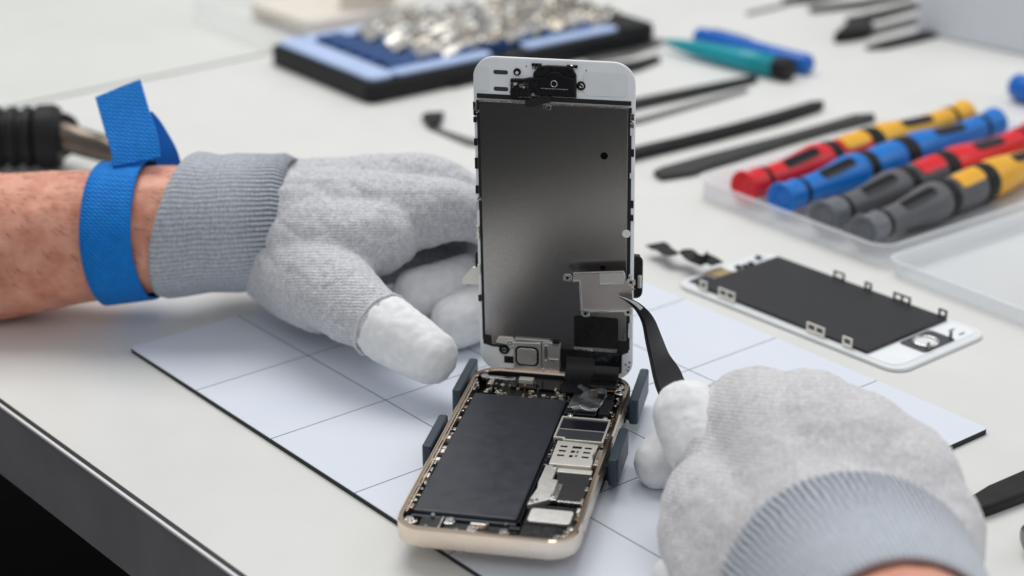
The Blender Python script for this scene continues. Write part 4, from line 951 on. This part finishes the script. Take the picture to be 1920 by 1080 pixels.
# blurred row of tools at the top right
tt = 'tools in the far row'
flat('spudger', 'faint grey tool farthest left in the far tool row', [(1466, 4), (1560, -12), (1600, -10), (1530, 6), (1470, 10)], .3, M['black_tool'], 'pry tool')
flat('probe', 'long dark probe in the far tool row', [(1515, 20), (1610, 8), (1700, -8), (1712, -3), (1620, 16), (1520, 26)], .3, M['black_tool'], 'probe')
flat('spudger', 'dark spudger above the round-headed tool in the far row', [(1584, 40), (1640, 28), (1722, 8), (1726, 16), (1650, 38), (1590, 46)], .3, M['black_tool'])
k = flat('scraper', 'scraper with a black rounded head in the far tool row', [(1628, 58), (1720, 34), (1760, 28), (1760, 36), (1720, 48), (1634, 70)], .25, M['steel_tool'], 'scraper')
bm = bmesh.new(); w = [P(x, y, ZT) for x, y in ((1562, 82), (1580, 66), (1598, 52), (1612, 50), (1634, 58), (1638, 66), (1625, 74), (1590, 80))]; prism(bm, [(p.x, p.y) for p in w], ZT + .01, ZT + .7); keep(link('head', bm, M['black_tool'], None, bevel=.12), k)
flat('spudger', 'black pointed spudger nearest in the far tool row', [(1620, 95), (1650, 84), (1720, 66), (1790, 52), (1790, 62), (1725, 80), (1660, 94)], .3, M['black_tool'])
flat('probe', 'thin grey probe in the far tool row', [(1398, 26), (1470, 10), (1474, 13), (1400, 30)], .15, M['steel_tool'], 'probe')
# pale box at the back right and a blue handle at the right edge
g0, g1 = P(1716, 62, ZT), P(1990, 120, ZT)
gd = (g1 - g0); gl = gd.length; gd.normalize(); gn = Vector((-gd.y, gd.x, 0))
bm = bmesh.new(); prism(bm, [(0, 0), (gl, 0), (gl, 9), (0, 9)], ZT + .01, 9, lambda a, b, h: tuple(g0 * 1 + gd * a + gn * b + Vector((0, 0, h - ZT))))
tag(link('storage_box', bm, M['grey_white'], None, bevel=.2), 'pale grey box standing at the back right of the table', 'box')
pen('pry_pen', 'bright blue tool handle at the right edge behind the clear tray', 1900, 160, 2010, 188, .8, M['cobalt'], M['cobalt'], False)

# ------------------------------------------------------------------ hot air tool at the left
ga, gb, gc = P(-170, 262, 1.6), P(118, 256, 1.5), P(222, 287, 1.3)
gun = empty('hot_air_tool', P(40, 300, ZT), 'black ribbed tool handle with a steel nozzle lying behind the forearm', 'hot air tool')
bm = bmesh.new(); ln_ = (gb - ga).length; pr = [(0, 1.45)]
t = .4
while t < ln_ - 1.4:
    pr += [(t, 1.40), (t + .12, 1.58), (t + .45, 1.58), (t + .57, 1.40)]; t += .75
pr += [(ln_ - 1.2, 1.62), (ln_ - .4, 1.66), (ln_ - .1, 1.5), (ln_, 1.1)]
lathe(bm, ga, gb, pr, 28); keep(link('handle', bm, M['black_grip'], None, smooth=True), gun).modifiers.new('e', 'EDGE_SPLIT')
M['nozzle'] = mat('heat_tinted_steel', (.15, .125, .105), .32, 1.0, var=.15, vscale=.8)
bm = bmesh.new(); d = (gc - gb).normalized(); lathe(bm, gb - d * .6, gc, [(0, .80), (.7, .80), (.72, .74), (3.4, .70), (4.0, .62), (4.6, .42), (4.7, .3)], 24); keep(link('nozzle', bm, M['nozzle'], None, smooth=True), gun)
bm = bmesh.new(); lathe(bm, gb - d * .3, gc, [(0, 1.15), (.1, 1.2), (.35, 1.15), (.4, .78)], 24); keep(link('collar', bm, M['black_tool'], None, smooth=True), gun)

# ------------------------------------------------------------------ clear plastic things at the back left
q0 = P(352, 40, ZT); q1 = P(505, 98, ZT); qd = (q1 - q0); ql = qd.length; qd.normalize(); qn = Vector((-qd.y, qd.x, 0))
cb = empty('clear_box', tuple(q0 + qd * ql / 2 + qn * 5), 'low clear plastic box at the back left, beside the bit case', 'plastic box')
bm = bmesh.new()
QT = lambda a, b, h: tuple(Vector((q0.x, q0.y, 0)) + qd * a + qn * b + Vector((0, 0, h)))
def qr(ins, z): return [QT(a, b, z) for a, b in rrect(ins, ql - ins, ins, 16 - ins, .8, 4)]
loft(bm, [qr(.1, ZT + .02), qr(0, ZT + .1), qr(0, 1.4), qr(.12, 1.4), qr(.12, ZT + .2)], True, True); bmesh.ops.recalc_face_normals(bm, faces=bm.faces)
keep(link('shell', bm, M['clear'], None), cb)
bm = bmesh.new(); prism(bm, rrect(2.0, ql - .6, 3.5, 12, .5, 4), ZT + .25, .9, QT); tag(link('card_packet', bm, M['beige'], None, bevel=.1), 'beige packet lying inside the low clear plastic box', 'packet')
h0 = P(640, 52, ZT)
bm = bmesh.new(); prism(bm, [(0, 0), (3.2, .8), (2.2, 6), (-1, 5.2)], ZT + .01, 2.6, lambda a, b, h: (h0.x + a, h0.y + b, h)); tag(link('carton', bm, M['beige'], None, bevel=.1), 'small beige carton behind the bit case', 'carton')

# ------------------------------------------------------------------ light: large soft lamps over the bench
def area(name, loc, tgt, sx, sy, power, col=(1, 1, 1)):
    ld = bpy.data.lights.new(name, 'AREA'); ld.shape = 'RECTANGLE'; ld.size = sx; ld.size_y = sy; ld.energy = power; ld.color = col
    o = bpy.data.objects.new(name, ld); COL.objects.link(o); o.location = loc
    o.rotation_euler = (Vector(tgt) - Vector(loc)).to_track_quat('-Z', 'Y').to_euler(); return o
area('ceiling_softbox', (-25, 68, 126), (0, 12, 0), 100, 90, 140000, (1, .985, .965))
area('window_light', (120, 60, 90), (5, 15, 0), 90, 90, 30000, (.93, .97, 1))
area('front_fill', (35, -95, 115), (2, 5, 2), 70, 60, 26000, (1, .99, .97))  # added fill lamp, brightens glove and skin sides facing the front
w = bpy.data.worlds.new('World'); SC.world = w; w.use_nodes = True
w.node_tree.nodes['Background'].inputs[0].default_value = (.93, .96, 1, 1); w.node_tree.nodes['Background'].inputs[1].default_value = .42
SC.view_settings.view_transform = 'Standard'; SC.view_settings.look = 'None'; SC.view_settings.exposure = 0; SC.view_settings.gamma = 1
SC.view_settings.use_curve_mapping = False
SC.cycles.max_bounces = 10; SC.cycles.transparent_max_bounces = 16
